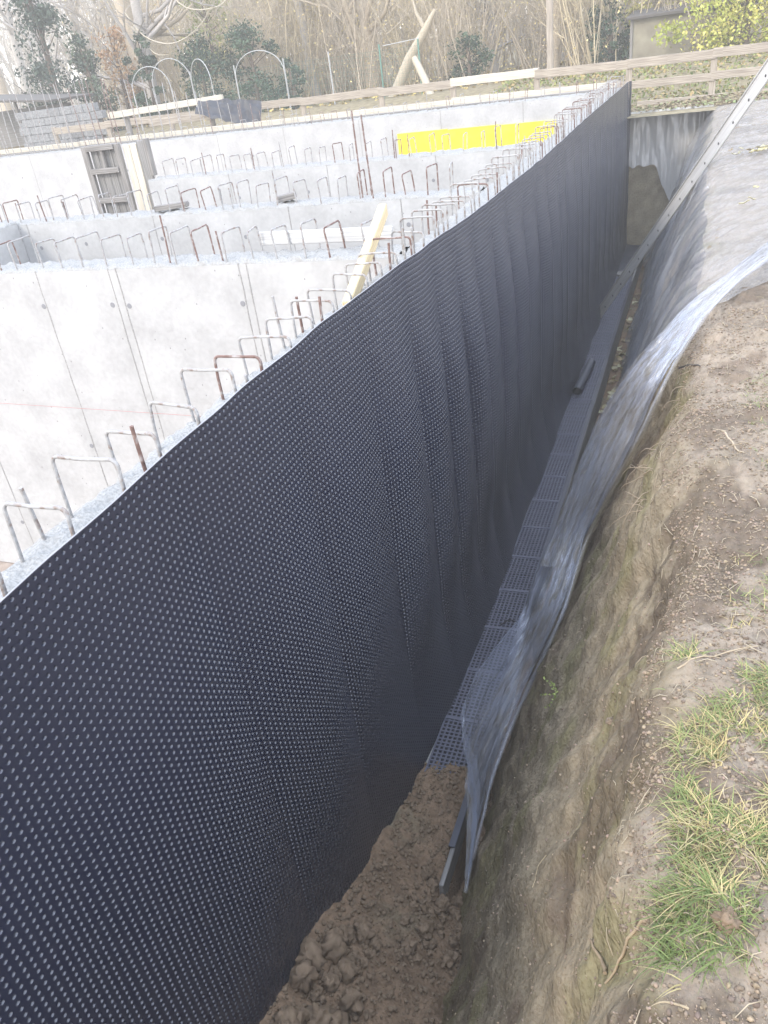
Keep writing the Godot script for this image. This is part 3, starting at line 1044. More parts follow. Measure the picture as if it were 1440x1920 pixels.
func footing() -> void:
	var mb := MB.new()
	mb.box(Vector3(0.03, -3.26, -10.1), Vector3(0.66, 0.51, 13.8), Basis.IDENTITY, 0.01)
	var o := put("footing", mb.mesh(), M.rough_concrete)
	tag(o, "concrete footing ledge along the foot of the long wall", "footing")
	# lattice drainage sheets lying on the ledge
	var lm := []
	for k in 3:
		var b := MB.new()
		var len := 0.50
		var nx := 9
		var nzz := 15
		for a in nx + 1:
			var x := -0.145 + 0.29 * a / nx
			b.box(Vector3(x, 0.006, 0), Vector3(0.011, 0.007, len - 0.006), Basis.IDENTITY, 0.002)
		for a in nzz + 1:
			var z := -len * 0.5 + 0.006 + (len - 0.012) * a / nzz
			b.box(Vector3(0, 0.007 + 0.0015 * sin(a * 1.7 + k), z), Vector3(0.30, 0.008, 0.011), Basis.IDENTITY, 0.002)
		b.box(Vector3(0, 0.008, -len * 0.5 + 0.012), Vector3(0.30, 0.012, 0.022), Basis.IDENTITY, 0.002)
		lm.push_back(b.mesh())
	var bm := MB.new()
	bm.box(Vector3(0, -0.001, 0), Vector3(0.305, 0.004, 0.498), Basis.IDENTITY, 0.001)
	var basem := bm.mesh()
	var ds := thing("drainage_lattice", "dark plastic lattice drainage sheet laid along the footing ledge", "drainage sheet", Vector3(0.21, -2.995, -3.3))
	rng.seed = 61
	var z := -3.45
	var k := 0
	while z > -14.9:
		var p := put("lattice_panel", lm[k % 3], M.lattice, ds)
		p.position = Vector3(rr(-0.006, 0.006), rr(0.0, 0.004), z + 3.3)
		p.rotation = Vector3(rr(-0.006, 0.006), rr(-0.015, 0.015), rr(-0.02, 0.02))
		var q := put("backing", basem, M.lattice_base, p)
		z -= 0.5
		k += 1
	var lip := MB.new()
	lip.box(Vector3.ZERO, Vector3(0.040, 0.012, 11.6), Basis.IDENTITY, 0.002)
	var le := put("edge_lip", lip.mesh(), M.membrane, ds)
	le.position = Vector3(0.388, -2.960, -8.5) - ds.position
	# plain dark sheet at the far end of the ledge
	var g := []
	for a in 30:
		var row := PackedVector3Array()
		var zz := lerpf(-14.85, -17.0, a / 29.0)
		for b in 10:
			var x := lerpf(0.03, 0.37, b / 9.0)
			row.push_back(Vector3(x, -2.985 + 0.01 * nm(x, 0, zz, 3.0) + 0.06 * pow(1.0 - b / 9.0, 3.0), zz))
		g.push_back(row)
	mb = MB.new()
	mb.grid(g, Vector3.UP)
	o = put("plain_sheet", mb.mesh(), M.black_sheet)
	tag(o, "plain grey-blue plastic sheet covering the far end of the ledge", "plastic sheet")
	# boards on edge along the footing
	rng.seed = 71
	var bl := ["grey board on edge beside the footing, nearest one, end in the soil", "grey board on edge beside the footing, middle of the row", "grey board on edge beside the footing, under the leaning strip", "grey board on edge beside the footing, farthest, at the trench end"]
	var ends := [-2.46, -6.6, -10.5, -14.3, -17.0]
	for a in 4:
		var p0 := Vector3(0.385 + rr(0.0, 0.012), -3.15, ends[a])
		var p1 := Vector3(0.385 + rr(0.0, 0.012), -3.15, ends[a + 1] + 0.015)
		o = beam("edge_board", p0, p1, 0.36, 0.027, M.board, null, Vector3(0.03, 1, 0))
		tag(o, bl[a], "board", "boards along the footing")
	# rolled offcut of membrane
	mb = MB.new()
	g = []
	for a in 10:
		var row := PackedVector3Array()
		for b in 30:
			var an := b / 29.0 * TAU * 1.35
			var r := 0.046 + 0.006 * b / 29.0 + 0.003 * nm(a, b, 0, 0.4)
			row.push_back(Vector3(cos(an) * r * 1.15, sin(an) * r, 0.5 - a / 9.0))
		g.push_back(row)
	mb.grid(g, Vector3.UP)
	for q in mb.v.size():
		var rn := Vector3(mb.v[q].x, mb.v[q].y, 0).normalized()
		if mb.n[q].dot(rn) < 0:
			mb.n[q] = -mb.n[q]
	var idx := mb.i.duplicate()
	mb.i = PackedInt32Array()
	for q in range(0, idx.size(), 3):
		mb.tri(idx[q], idx[q + 1], idx[q + 2])
	o = put("membrane_roll", mb.mesh(), M.black_sheet)
	o.transform = Transform3D(Basis(Vector3.UP, -0.05), Vector3(0.185, -2.925, -9.8))
	tag(o, "short rolled black membrane offcut lying on the lattice sheet", "membrane roll")
	o = beam("sheet_offcut", Vector3(0.09, -2.96, -14.75), Vector3(0.33, -2.955, -14.95), 0.02, 0.22, M.grey_wood)
	tag(o, "small grey board offcut on the ledge below the leaning strip", "board")
	o = put("stick", stick_mesh([Vector3(0.22, -2.975, -4.72), Vector3(0.27, -2.972, -4.80), Vector3(0.34, -2.972, -4.78)], 0.005, Color(0.05, 0.045, 0.05)), M.bark)
	tag(o, "small dark forked stick lying on the lattice sheet", "stick")

func stick_mesh(pts: Array, r: float, col: Color) -> ArrayMesh:
	var mb := MB.new()
	var rad := []
	for k in pts.size():
		rad.push_back(r * (1.0 - 0.5 * k / pts.size()))
	mb.tube(pts, rad, 5, col)
	return mb.mesh()

func plastic() -> void:
	var t := thing("plastic_sheet", "wrinkled clear plastic sheet draped over the earth bank", "plastic sheet", Vector3(1.46, -0.55, -9.0))
	var off := t.position
	# the part spread over the bank and the ground above it
	var g := []
	var g2 := []
	for a in 300:
		var row := PackedVector3Array()
		var f := a / 299.0
		for b in 74:
			var q := lerpf(-2.75, 2.7, b / 73.0)
			var zn: float = lerpf(-6.9, -4.75, clamp((q + 2.75) / 2.75, 0.0, 1.0)) - 0.85 * clamp(q / 0.6, 0.0, 1.4)
			var z := lerpf(zn, -16.95, f)
			var p := bank_point(q, z, 0.6)
			# pleats run down the face, slanting
			var u := z + 0.35 * q + 0.1 * nm(q, 0, z, 0.7)
			var wr: float = (0.085 * absf(nm(u, 3, q * 0.12, 0.9)) + 0.045 * absf(nm(u, 13, q * 0.2, 2.4)) + 0.007 * absf(nm(u, 23, q * 0.4, 7.0))) * smoothstep(0.15, -0.7, q)
			var lift := 0.02 + 0.05 * exp(-f * 30.0)
			var flat := smoothstep(-0.25, 0.35, q)
			var up := 0.022 + 0.012 * nm(q, 7, z, 2.0) + 0.006 * nm(q + z, 17, z * 0.4 - q, 5.0)
			p += Vector3(-0.94, 0.34, 0) * (lift + wr) * (1.0 - flat) + Vector3(0, up, 0) * flat
			row.push_back(p - off)
		g.push_back(row.slice(0, 38))
		g2.push_back(row.slice(37, 74))
	var mb := MB.new()
	mb.grid(g, Vector3(-0.6, 1, 0))
	put("draped_part", mb.mesh(), M.film, t)
	mb = MB.new()
	mb.grid(g2, Vector3(-0.2, 1, 0))
	put("spread_part", mb.mesh(), M.film_flat, t)
	# the part hanging over the trench end
	g = []
	for a in 60:
		var row := PackedVector3Array()
		var x := lerpf(-0.3, 1.5, a / 59.0)
		var low := lerpf(-1.5, -2.4, smoothstep(0.45, 1.0, x)) + 0.08 * nm(x, 0, 0, 5.0)
		for b in 24:
			var y := lerpf(-0.565, low, b / 23.0)
			var wr := 0.05 * absf(nm(x, y * 0.06, 3, 9.0)) + 0.03 * absf(nm(x, y * 0.06, 8, 21.0))
			row.push_back(Vector3(x, y, -16.98 - 0.10 * (y + 3.3) + 0.08 + wr) - off)
		g.push_back(row)
	mb = MB.new()
	mb.grid(g, Vector3(0, 0.2, 1))
	put("end_part", mb.mesh(), M.film_end, t)
	# gathered near edge, slung down the bank to the trench
	var L := [Vector3(2.6, -0.42, -7.6), Vector3(1.89, -0.45, -5.97), Vector3(1.43, -0.40, -4.55), Vector3(1.16, -0.77, -4.48), Vector3(0.91, -1.35, -4.97), Vector3(0.62, -2.22, -4.87), Vector3(0.50, -2.52, -4.66), Vector3(0.49, -2.56, -4.39), Vector3(0.40, -2.35, -3.47), Vector3(0.40, -2.37, -3.12), Vector3(0.49, -2.77, -3.06), Vector3(0.505, -3.08, -2.62)]
	var R := [Vector3(2.6, -0.45, -7.2), Vector3(1.88, -0.46, -5.67), Vector3(1.54, -0.46, -4.6), Vector3(1.37, -0.60, -4.0), Vector3(1.235, -0.98, -4.0), Vector3(0.965, -1.73, -4.23), Vector3(0.88, -1.96, -3.70), Vector3(0.635, -2.65, -3.64), Vector3(0.52, -2.93, -3.28), Vector3(0.51, -3.02, -2.98), Vector3(0.51, -3.06, -2.72), Vector3(0.51, -3.12, -2.55)]
	var strip := func(b0: float, b1: float, lift: float, ripple: float, t1: float, ph: float) -> ArrayMesh:
		var gg := []
		var na := 150
		for a in na + 1:
			var row := PackedVector3Array()
			var s := t1 * 11.0 * a / na
			var k: int = min(int(s), 10)
			var f := s - k
			var l: Vector3 = (L[k] as Vector3).cubic_interpolate(L[k + 1], L[max(k - 1, 0)], L[min(k + 2, 11)], f)
			var r: Vector3 = (R[k] as Vector3).cubic_interpolate(R[k + 1], R[max(k - 1, 0)], R[min(k + 2, 11)], f)
			var wd := (r - l).length()
			for b in 73:
				var e := lerpf(b0, b1, b / 72.0)
				var rp := ripple * minf(1.0, wd * 2.2) * (0.55 * absf(sin(e * 11.0 + ph + 1.2 * nm(s, 0, ph, 0.35))) + 0.7 * absf(nm(e * 7.0, s * 0.2, ph, 1.5)) + 0.45 * absf(nm(e * 17.0, s * 0.35, ph, 1.6)) + 0.30 * absf(nm(e * 9.0 + s, s * 2.2, ph, 1.2)))
				row.push_back(l.lerp(r, e) + Vector3(-0.55, 0.62, 0.55) * (rp + lift) - off)
			gg.push_back(row)
		var m := MB.new()
		m.grid(gg, Vector3(-0.5, 0.7, 0.5))
		return m.mesh()
	put("hanging_flap", strip.call(0.0, 1.0, 0.0, 0.045, 1.0, 0.0), M.film_thin, t)
	put("gathered_hem", strip.call(0.42, 1.0, 0.012, 0.06, 1.0, 1.1), M.film_band, t)
	put("upper_fold", strip.call(0.05, 0.6, 0.010, 0.055, 0.50, 2.2), M.film_band, t)
	# rolled outer edge
	var pts := []
	var rad := []
	for a in 90:
		var s := 11.0 * a / 89.0
		var k: int = min(int(s), 10)
		var r: Vector3 = (R[k] as Vector3).cubic_interpolate(R[k + 1], R[max(k - 1, 0)], R[min(k + 2, 11)], s - k)
		pts.push_back(r + Vector3(-0.01, 0.012, 0.01) - off)
		rad.push_back(0.014 + 0.006 * nm(s, 0, 4, 2.0))
	mb = MB.new()
	mb.tube(pts, rad, 8)
	put("rolled_edge", mb.mesh(), M.film_band, t)

func site_timber() -> void:
	# long perforated strip leaning from the ledge over the bank
	var a := Vector3(0.07, -2.93, -12.4)
	var b := Vector3(1.5, -0.44, -10.4)
	var e := a + (b - a) * 1.5
	var t := thing("perforated_strip", "long pale perforated strip leaning from the ledge over the bank", "plank", a)
	var bs := along(e - a, Vector3(-0.5, 0.4, 0.75))
	var ln := (e - a).length()
	var mb := MB.new()
	mb.box(Vector3(ln * 0.5, 0, 0), Vector3(ln, 0.024, 0.15), Basis.IDENTITY, 0.004)
	var o := put("strip_body", mb.mesh(), M.strip, t)
	o.basis = bs
	var lip := MB.new()
	lip.box(Vector3(ln * 0.5, 0.02, -0.07), Vector3(ln - 0.01, 0.018, 0.012), Basis.IDENTITY, 0.003)
	o = put("side_lip", lip.mesh(), M.strip, t)
	o.basis = bs
	var hm := MB.new()
	var c0 := hm.vert(Vector3(0, 0.0005, 0), Vector3.UP)
	var ring := []
	for k in 10:
		ring.push_back(hm.vert(Vector3(cos(TAU * k / 10) * 0.015, 0.0008, sin(TAU * k / 10) * 0.015), Vector3.UP))
	for k in 10:
		hm.tri(c0, ring[k], ring[(k + 1) % 10])
	var hmesh := hm.mesh()
	for k in 18:
		var h := put("hole", hmesh, M.hole, t)
		h.transform = Transform3D(bs, bs * Vector3(0.25 + k * 0.31, 0.0128, 0.025))

func fence() -> void:
	var t := thing("timber_fence", "weathered timber guard fence with two rails behind the far wall", "fence", Vector3(-3.0, -0.6, -18.8))
	var o := t.position
	var px := [3.4, 1.44, -0.13, -2.1, -4.02, -5.76, -7.78, -9.7, -11.6, -13.6, -15.4]
	rng.seed = 33
	var zf := func(x: float) -> float: return -18.5 - 0.9 * smoothstep(0.5, -3.0, x)
	for x in px:
		var z: float = zf.call(x)
		beam("post", Vector3(x, -0.75, z) - o, Vector3(x + rr(-0.02, 0.02), 0.24 + rr(0, 0.06), z) - o, 0.12, 0.08, M.fence, t, Vector3.RIGHT)
	for k in px.size() - 1:
		var x0: float = px[k]
		var x1: float = px[k + 1]
		for lv in [[0.18, 0.165], [-0.19, 0.14]]:
			var y0: float = lv[0] + rr(-0.02, 0.02)
			var y1: float = lv[0] + rr(-0.02, 0.02)
			if k > 5 and lv[0] < 0:
				continue
			beam("rail", Vector3(x0 + 0.03, y0, zf.call(x0) + 0.055) - o, Vector3(x1 - 0.03, y1, zf.call(x1) + 0.055 + 0.001 * k) - o, lv[1], 0.03, M.fence if k != 3 else M.pale_wood, t)
	# kick board along the ground, right of the corner
	beam("kick_board", Vector3(3.4, -0.56, -18.4) - o, Vector3(0.05, -0.55, -18.45) - o, 0.10, 0.03, M.fence, t)

	# planks and dark bearers lying behind the top of the farthest wall
	rng.seed = 34
	var x := -0.2
	var k2 := 0
	while x > -15.5:
		var l := 3.05
		var p := beam("wall_plank", Vector3(x, -0.045 + 0.002 * k2, -16.72), Vector3(x - l, -0.045 + 0.006 * k2, -16.72), 0.10, 0.04, M.pale_wood)
		tag(p, ["pale plank on edge behind the far wall, first from the corner", "pale plank on edge behind the far wall, above the yellow panels' left end", "pale plank on edge behind the far wall, third from the corner", "pale plank on edge behind the far wall, above the formwork box", "pale plank on edge behind the far wall, at the tall bars", "pale plank on edge behind the far wall, leftmost of the row"][k2], "plank", "planks behind the far wall")
		var d := beam("dark_bearer", Vector3(x, -0.13, -16.58), Vector3(x - l, -0.13, -16.58), 0.10, 0.08, M.board)
		tag(d, ["dark bearer under the first pale plank from the corner", "dark bearer under the second pale plank from the corner", "dark bearer under the third pale plank from the corner", "dark bearer under the pale plank above the formwork box", "dark bearer under the pale plank at the tall bars", "dark bearer under the leftmost pale plank"][k2], "timber", "bearers behind the far wall")
		x -= l + 0.02
		k2 += 1
	# two pale timbers and a dark tarpaulin over the left end of the fence
	var s := beam("stacked_timber", Vector3(-12.4, 0.43, -18.0), Vector3(-9.3, 0.50, -18.3), 0.14, 0.10, M.pale_wood)
	tag(s, "pale sawn timber propped level behind the far wall, upper one", "timber")
	s = beam("stacked_timber", Vector3(-11.2, 0.17, -17.9), Vector3(-8.3, 0.17, -18.2), 0.15, 0.10, M.fence)
	tag(s, "brownish sawn timber behind the far wall, lower one beside the tarpaulin", "timber")
	for q in [[-12.0, "trestle post under the left end of the upper pale timber"], [-9.6, "trestle post under the right end of the upper pale timber"]]:
		s = beam("trestle_post", Vector3(q[0], -0.65, -18.14), Vector3(q[0], 0.36, -18.14), 0.09, 0.09, M.grey_wood, null, Vector3.RIGHT)
		tag(s, q[1], "post")
	var g := []
	for a in 26:
		var row := PackedVector3Array()
		var e := a / 25.0
		for b in 18:
			var f := b / 17.0
			var xx := lerpf(-9.75, -8.1, e)
			var yy := 0.50 - 0.15 * e * e - f * (0.25 + 0.35 * e) + 0.05 * nm(e * 3, f * 2, 0, 2.0)
			row.push_back(Vector3(xx, yy, -17.92 + 0.25 * f + 0.06 * nm(e * 8, f, 2, 1.2)))
		g.push_back(row)
	var mb := MB.new()
	mb.grid(g, Vector3(0, 0.4, 1))
	var tp := put("tarpaulin", mb.mesh(), M.tarp)
	tag(tp, "dark crumpled tarpaulin hung over timbers behind the far wall", "tarpaulin")

func behind_fence() -> void:
	# block wall at far left
	var t := thing("block_wall", "low grey concrete block wall behind the tall bars at left", "wall", Vector3(-15.6, -0.4, -20.0))
	rng.seed = 45
	for r in 5:
		for k in 7:
			var x := -16.9 + k * 0.405 + (0.2 if r % 2 == 1 else 0.0)
			var mb := MB.new()
			var g := rr(0.85, 1.15)
			mb.box(Vector3.ZERO, Vector3(0.392, 0.19, 0.2), Basis.IDENTITY, 0.008, Color(g, g, g))
			var b := put("block", mb.mesh(), M.block, t)
			b.position = Vector3(x, -0.18 + r * 0.202, -20.0 + rr(-0.006, 0.006)) - t.position
	var mb2 := MB.new()
	mb2.box(Vector3(0, 0.45, -0.03), Vector3(2.8, 1.2, 0.15), Basis.IDENTITY, 0.01, Color(0.9, 0.9, 0.9))
	var core := put("mortar_core", mb2.mesh(), M.block, t)
	core.position = Vector3(-0.1, -0.2, 0)
	# lean-to timbers beside it
	var sh := thing("lean_to", "dark lean-to roof on thin poles beside the block wall", "shelter", Vector3(-18.2, -0.4, -20.6))
	beam("pole", Vector3(0.9, 0, 0.3), Vector3(0.9, 1.45, 0.3), 0.07, 0.07, M.grey_wood, sh, Vector3.RIGHT)
	beam("pole", Vector3(-1.3, 0, 0.3), Vector3(-1.3, 1.6, 0.3), 0.07, 0.07, M.grey_wood, sh, Vector3.RIGHT)
	var rb := MB.new()
	rb.box(Vector3(0.3, 1.5, -0.4), Vector3(4.2, 0.06, 2.0), Basis(Vector3.FORWARD, 0.09), 0.01)
	put("roof", rb.mesh(), M.roof_felt, sh)
	beam("back_wall", Vector3(-1.6, 0.5, -1.2), Vector3(1.6, 0.5, -1.2), 1.4, 0.05, M.board, sh)
	# greenhouse hoops
	var spots := [[-13.75, -22.0, 0.58, 1.0, 0.25], [-13.35, -22.5, 0.60, 1.1, 0.2], [-12.3, -22.4, 0.55, 1.0, -0.5], [-10.6, -22.8, 0.75, 0.95, 0.1]]
	var hl := ["white bent hoop pipe among the ivy, leftmost of four", "white bent hoop pipe among the ivy, just right of the leftmost", "white bent hoop pipe among the ivy, third from left", "white bent hoop pipe before the wire fence, rightmost of four"]
	for k in 4:
		var s = spots[k]
		var pts := []
		var rad := []
		for a in 17:
			var an := PI * a / 16.0
			pts.push_back(Vector3(cos(an) * s[2], (sin(an) if sin(an) > 0.0 else 0.0) * 0.6 + s[3], 0))
			rad.push_back(0.013)
		pts.push_front(Vector3(s[2], -0.1, 0)); pts.push_back(Vector3(-s[2], -0.1, 0)); rad.push_back(0.013); rad.push_back(0.013)
		mb2 = MB.new()
		mb2.tube(pts, rad, 6)
		var o := put("hoop_pipe", mb2.mesh(), M.white_pipe)
		o.position = Vector3(s[0], far_y(s[0], s[1]), s[1])
		o.rotation.y = s[4]
		tag(o, hl[k], "hoop", "white hoop pipes")
	# green wire fence
	var w := thing("wire_fence", "green wire mesh fence on thin posts before the bare shrubs", "fence", Vector3(-9.3, -0.2, -23.0))
	for x in [-13.0, -11.5, -9.9, -8.5, -7.0, -5.9]:
		var pb := MB.new()
		pb.tube([Vector3(x + 9.3, -0.2, 0), Vector3(x + 9.3, 1.35, 0)], [0.022, 0.022], 6)
		put("post", pb.mesh(), M.white_pipe if x < -8 else M.wire, w)
	var mw := MB.new()
	for k in 13:
		mw.tube([Vector3(-3.7, k * 0.1, 0.02), Vector3(3.4, k * 0.1, 0.02)], [0.0022, 0.0022], 3, Color.WHITE, false)
	for k in 72:
		mw.tube([Vector3(-3.7 + k * 0.1, 0, 0.018), Vector3(-3.7 + k * 0.1, 1.22, 0.018)], [0.0022, 0.0022], 3, Color.WHITE, false)
	var ms := put("wire_mesh", mw.mesh(), M.wire, w)
	ms.set_meta("kind", "stuff")
	beam("top_bar", Vector3(2.4, 1.3, 0), Vector3(3.45, 1.36, 0), 0.02, 0.02, M.white_pipe, w)
	# fallen pale logs
	rng.seed = 52
	var lg := MB.new()
	lg.tube([Vector3(-6.95, -0.25, -23.5), Vector3(-6.3, 0.72, -23.4), Vector3(-5.75, 1.35, -23.3), Vector3(-5.45, 1.75, -23.3)], [0.16, 0.14, 0.10, 0.05], 9, Color(0.5, 0.43, 0.32))
	lg.tube([Vector3(-5.75, 1.3, -23.3), Vector3(-5.95, 1.75, -23.2), Vector3(-6.05, 2.1, -23.3)], [0.06, 0.04, 0.01], 6, Color(0.5, 0.43, 0.32))
	var lo := put("leaning_log", lg.mesh(), M.bark)
	tag(lo, "pale stripped log leaning upwards behind the fence, forked on top", "log")
	lg = MB.new()
	lg.tube([Vector3(-6.05, 0.72, -23.05), Vector3(-5.7, 0.2, -22.7), Vector3(-5.45, -0.28, -22.4)], [0.09, 0.10, 0.11], 8, Color(0.5, 0.43, 0.32))
	lo = put("short_log", lg.mesh(), M.bark)
	tag(lo, "short pale log propped against the leaning log", "log")
	# utility post
	var ut := beam("timber_pole", Vector3(-2.38, -0.6, -22.6), Vector3(-2.36, 5.5, -22.6), 0.15, 0.15, M.fence, null, Vector3.RIGHT, 0.02)
	tag(ut, "tall square timber pole standing behind the guard fence", "pole")
	# shed
	var s := thing("garden_shed", "small olive rendered shed under creeper, right of the corner", "shed", Vector3(0.8, -0.4, -25.0))
	var sb := MB.new()
	sb.box(Vector3(0, 0.55, 0), Vector3(2.7, 1.6, 2.0), Basis.IDENTITY, 0.01)
	put("wall", sb.mesh(), M.shed_wall, s)
	sb = MB.new()
	sb.box(Vector3(0, 1.40, 0.02), Vector3(3.0, 0.07, 2.3), Basis(Vector3.RIGHT, 0.06), 0.01)
	put("roof", sb.mesh(), M.roof_felt, s)
	beam("corner_post", Vector3(-1.37, -0.2, 1.02), Vector3(-1.37, 1.36, 1.02), 0.06, 0.06, M.grey_wood, s, Vector3.RIGHT)
	# green and yellow ground cover between the fence and the shed
	rng.seed = 57
	var gc := MB.new()
	for k in 5200:
		var x := rr(-3.5, 6.0)
		var z := rr(-18.62, -22.6)
		var y := far_y(x, z)
		var c := Color(0.10, 0.15, 0.035).lerp(Color(0.28, 0.26, 0.08), rr(0, 1)) if rng.randf() < 0.75 else Color(0.34, 0.24, 0.10)
		leaf(gc, Vector3(x, y + rr(0.0, 0.14), z), rr(0.03, 0.06), c, 0.3)
	var gco := put("ground_cover", gc.mesh(), M.plant)
	tag(gco, "low green ivy ground cover behind the guard fence", "ground cover", "", "stuff")
	gc = MB.new()
	for k in 4200:
		var x := rr(-0.6, 6.0)
		var z := rr(-17.0, -18.6)
		var c := Color(0.17, 0.12, 0.07).lerp(Color(0.28, 0.23, 0.12), rr(0, 1))
		if rng.randf() < 0.2: c = Color(0.20, 0.24, 0.09)
		leaf(gc, Vector3(x, far_y(x, z) + rr(0.0, 0.05) + 0.02, z), rr(0.025, 0.05), c, 0.6)
	for k in 3800:
		var x := rr(-18.0, 5.0)
		var z := rr(-22.5, -30.0)
		leaf(gc, Vector3(x, far_y(x, z) + rr(0.0, 0.06), z), rr(0.04, 0.09), Color(0.36, 0.26, 0.12).lerp(Color(0.55, 0.42, 0.12), rr(0, 1)), 0.6)
	var lt := put("leaf_litter", gc.mesh(), M.plant)
	tag(lt, "brown and yellow fallen leaves on the ground around the fence", "leaf litter", "", "stuff")

func wood() -> void:
	var tan := Color(0.56, 0.47, 0.35)
	var gy := Color(0.46, 0.42, 0.38)
	var place := func(o: Node3D, x: float, z: float, turn: float, sc: float) -> void:
		o.position = Vector3(x, far_y(x, z), z)
		o.rotation.y = turn
		o.scale = Vector3.ONE * sc
	# bare thicket
	var proto := []
	for k in 5:
		proto.push_back(bare_shrub("bare_shrub", "", "bare shrubs of the thicket", 600 + k, [3.6, 4.4, 3.2, 4.8, 4.0][k], [1.5, 1.4, 1.7, 1.3, 1.6][k], tan if k % 2 == 0 else Color(0.60, 0.50, 0.33)))
	var tp := []
	for k in 4:
		tp.push_back(bare_tree("bare_tree", "", "bare trees of the wood", 700 + k, [6.0, 7.5, 6.8, 8.0][k], [0.10, 0.16, 0.13, 0.2][k], gy if k % 2 == 0 else tan))
	var k := 0
	var row_words := ["front row of the thicket", "second row of the thicket", "third row of the thicket", "rear row of the thicket"]
	var ords := ["first", "second", "third", "fourth", "fifth", "sixth", "seventh", "eighth", "ninth", "tenth", "eleventh", "twelfth", "thirteenth", "fourteenth", "fifteenth"]
	rng.seed = 801
	var rows := [[-25.2, -12.5, 1.9, 9], [-27.5, -18.5, 1.85, 13], [-30.5, -20.5, 2.1, 13], [-35.0, -24.0, 2.6, 14]]
	for r in 4:
		var rw = rows[r]
		for q in rw[3]:
			var x: float = rw[1] + q * rw[2] + rr(-0.5, 0.5)
			var o: Node3D = proto[k % 5] if k < 5 else dup(proto[k % 5], Vector3.ZERO)
			o.set_meta("label", "bare twiggy shrub, %s from the left in the %s" % [ords[q], row_words[r]])
			place.call(o, x, rw[0] + rr(-0.6, 0.6), rr(0, TAU), rr(0.85, 1.2))
			k += 1
	k = 0
	var ts := [[-14.9, -23.6, 1.5], [-15.6, -24.6, 1.6], [-10.4, -26.0, 1.1], [-8.6, -26.5, 1.2], [-4.9, -27.5, 1.0], [-2.9, -26.0, 0.9], [-1.2, -27.6, 1.0], [-6.6, -29.0, 1.2], [-18.5, -27.0, 1.2], [1.0, -29.5, 1.2], [4.5, -29.0, 1.3], [-12.0, -30.0, 1.3], [-22.0, -30.0, 1.3], [8.0, -28.0, 1.2], [-3.5, -33.0, 1.4], [-16.5, -33.0, 1.4], [-20.5, -25.5, 1.3], [-24.0, -27.0, 1.4], [-26.5, -31.0, 1.5]]
	var tl := ["stout bare tree behind the block wall, nearest to it", "stout bare tree behind the block wall, the rear one", "slim bare tree above the wire fence, left one", "slim bare tree above the wire fence, second", "bare tree right of the leaning log", "pale bare tree just left of the timber pole", "bare tree between timber pole and shed", "bare tree behind the leaning log", "bare tree behind the conifer", "bare tree behind the shed", "bare tree behind the yellow creeper", "bare tree behind the ivy clump", "bare tree at the far left of the wood", "bare tree at the right edge beyond the creeper", "bare tree deep in the wood behind the pole", "bare tree deep in the wood behind the block wall", "bare tree left of the drooping conifer, nearest", "bare tree left of the drooping conifer, second", "bare tree left of the drooping conifer, farthest back"]
	for q in ts.size():
		var o: Node3D = tp[q % 4] if q < 4 else dup(tp[q % 4], Vector3.ZERO)
		o.set_meta("label", tl[q])
		place.call(o, ts[q][0], ts[q][1], rr(0, TAU), ts[q][2])
	# evergreens and creepers
	var dk := Color(0.022, 0.045, 0.022)
	var dk2 := Color(0.06, 0.10, 0.05)
	for e in [
		["ivy_clump", "dark ivy clump left of the hoops, over the tree trunk", "ivy", -14.5, -23.0, Vector3(1.2, 2.4, 1.2), 2600],
		["ivy_clump", "dark ivy clump behind the hoops", "ivy", -13.0, -23.6, Vector3(2.2, 2.2, 1.2), 3200],
		["ivy_clump", "dark ivy clump right of the hoops", "ivy", -11.3, -23.7, Vector3(1.9, 2.3, 1.2), 3000],
		["ivy_clump", "small dark green bush at the wire fence's middle post", "ivy", -10.0, -23.5, Vector3(0.9, 1.3, 0.7), 1200],
		["ivy_clump", "dark green bush right of the leaning log", "ivy", -4.9, -24.2, Vector3(1.3, 1.3, 0.8), 1400],
		["ivy_clump", "grey-green bush left of the shed's corner", "ivy", -1.2, -24.8, Vector3(1.3, 1.6, 0.9), 1600]]:
		leafy(e[0], e[1], e[2], Vector3(e[3], far_y(e[3], e[4]) - 0.05, e[4]), 900 + int(absf(e[3] * 10)), e[5], e[6], 0.05, dk, dk2)
	leafy("conifer", "dark conifer with drooping sprays at the left edge of the wood", "tree", Vector3(-18.0, far_y(-18, -23.0), -23.0), 941, Vector3(3.0, 4.8, 2.4), 5200, 0.06, Color(0.03, 0.05, 0.035), Color(0.08, 0.11, 0.07), 0.09, "", true)
	leafy("conifer", "smaller conifer right of the drooping one", "tree", Vector3(-16.3, far_y(-16.3, -22.6), -22.6), 942, Vector3(1.7, 2.6, 1.5), 2600, 0.05, Color(0.03, 0.05, 0.035), Color(0.09, 0.12, 0.07), 0.07, "", true)
	leafy("russet_shrub", "russet leaved shrub between the conifers", "shrub", Vector3(-16.2, far_y(-16.2, -24.0) + 0.4, -24.0), 943, Vector3(1.8, 2.4, 1.2), 1400, 0.05, Color(0.34, 0.19, 0.09), Color(0.45, 0.30, 0.16))
	leafy("yellow_creeper", "yellow-green creeper spreading over the shed roof", "creeper", Vector3(2.1, far_y(2.1, -23.6) - 0.45, -23.5), 944, Vector3(4.0, 2.9, 1.5), 7500, 0.05, Color(0.30, 0.34, 0.05), Color(0.62, 0.56, 0.16))
	leafy("yellow_creeper", "yellow-green creeper right of the shed, at the picture's edge", "creeper", Vector3(4.2, far_y(4.2, -24.0), -24.0), 945, Vector3(3.2, 3.0, 2.0), 4800, 0.05, Color(0.30, 0.34, 0.05), Color(0.60, 0.52, 0.18))
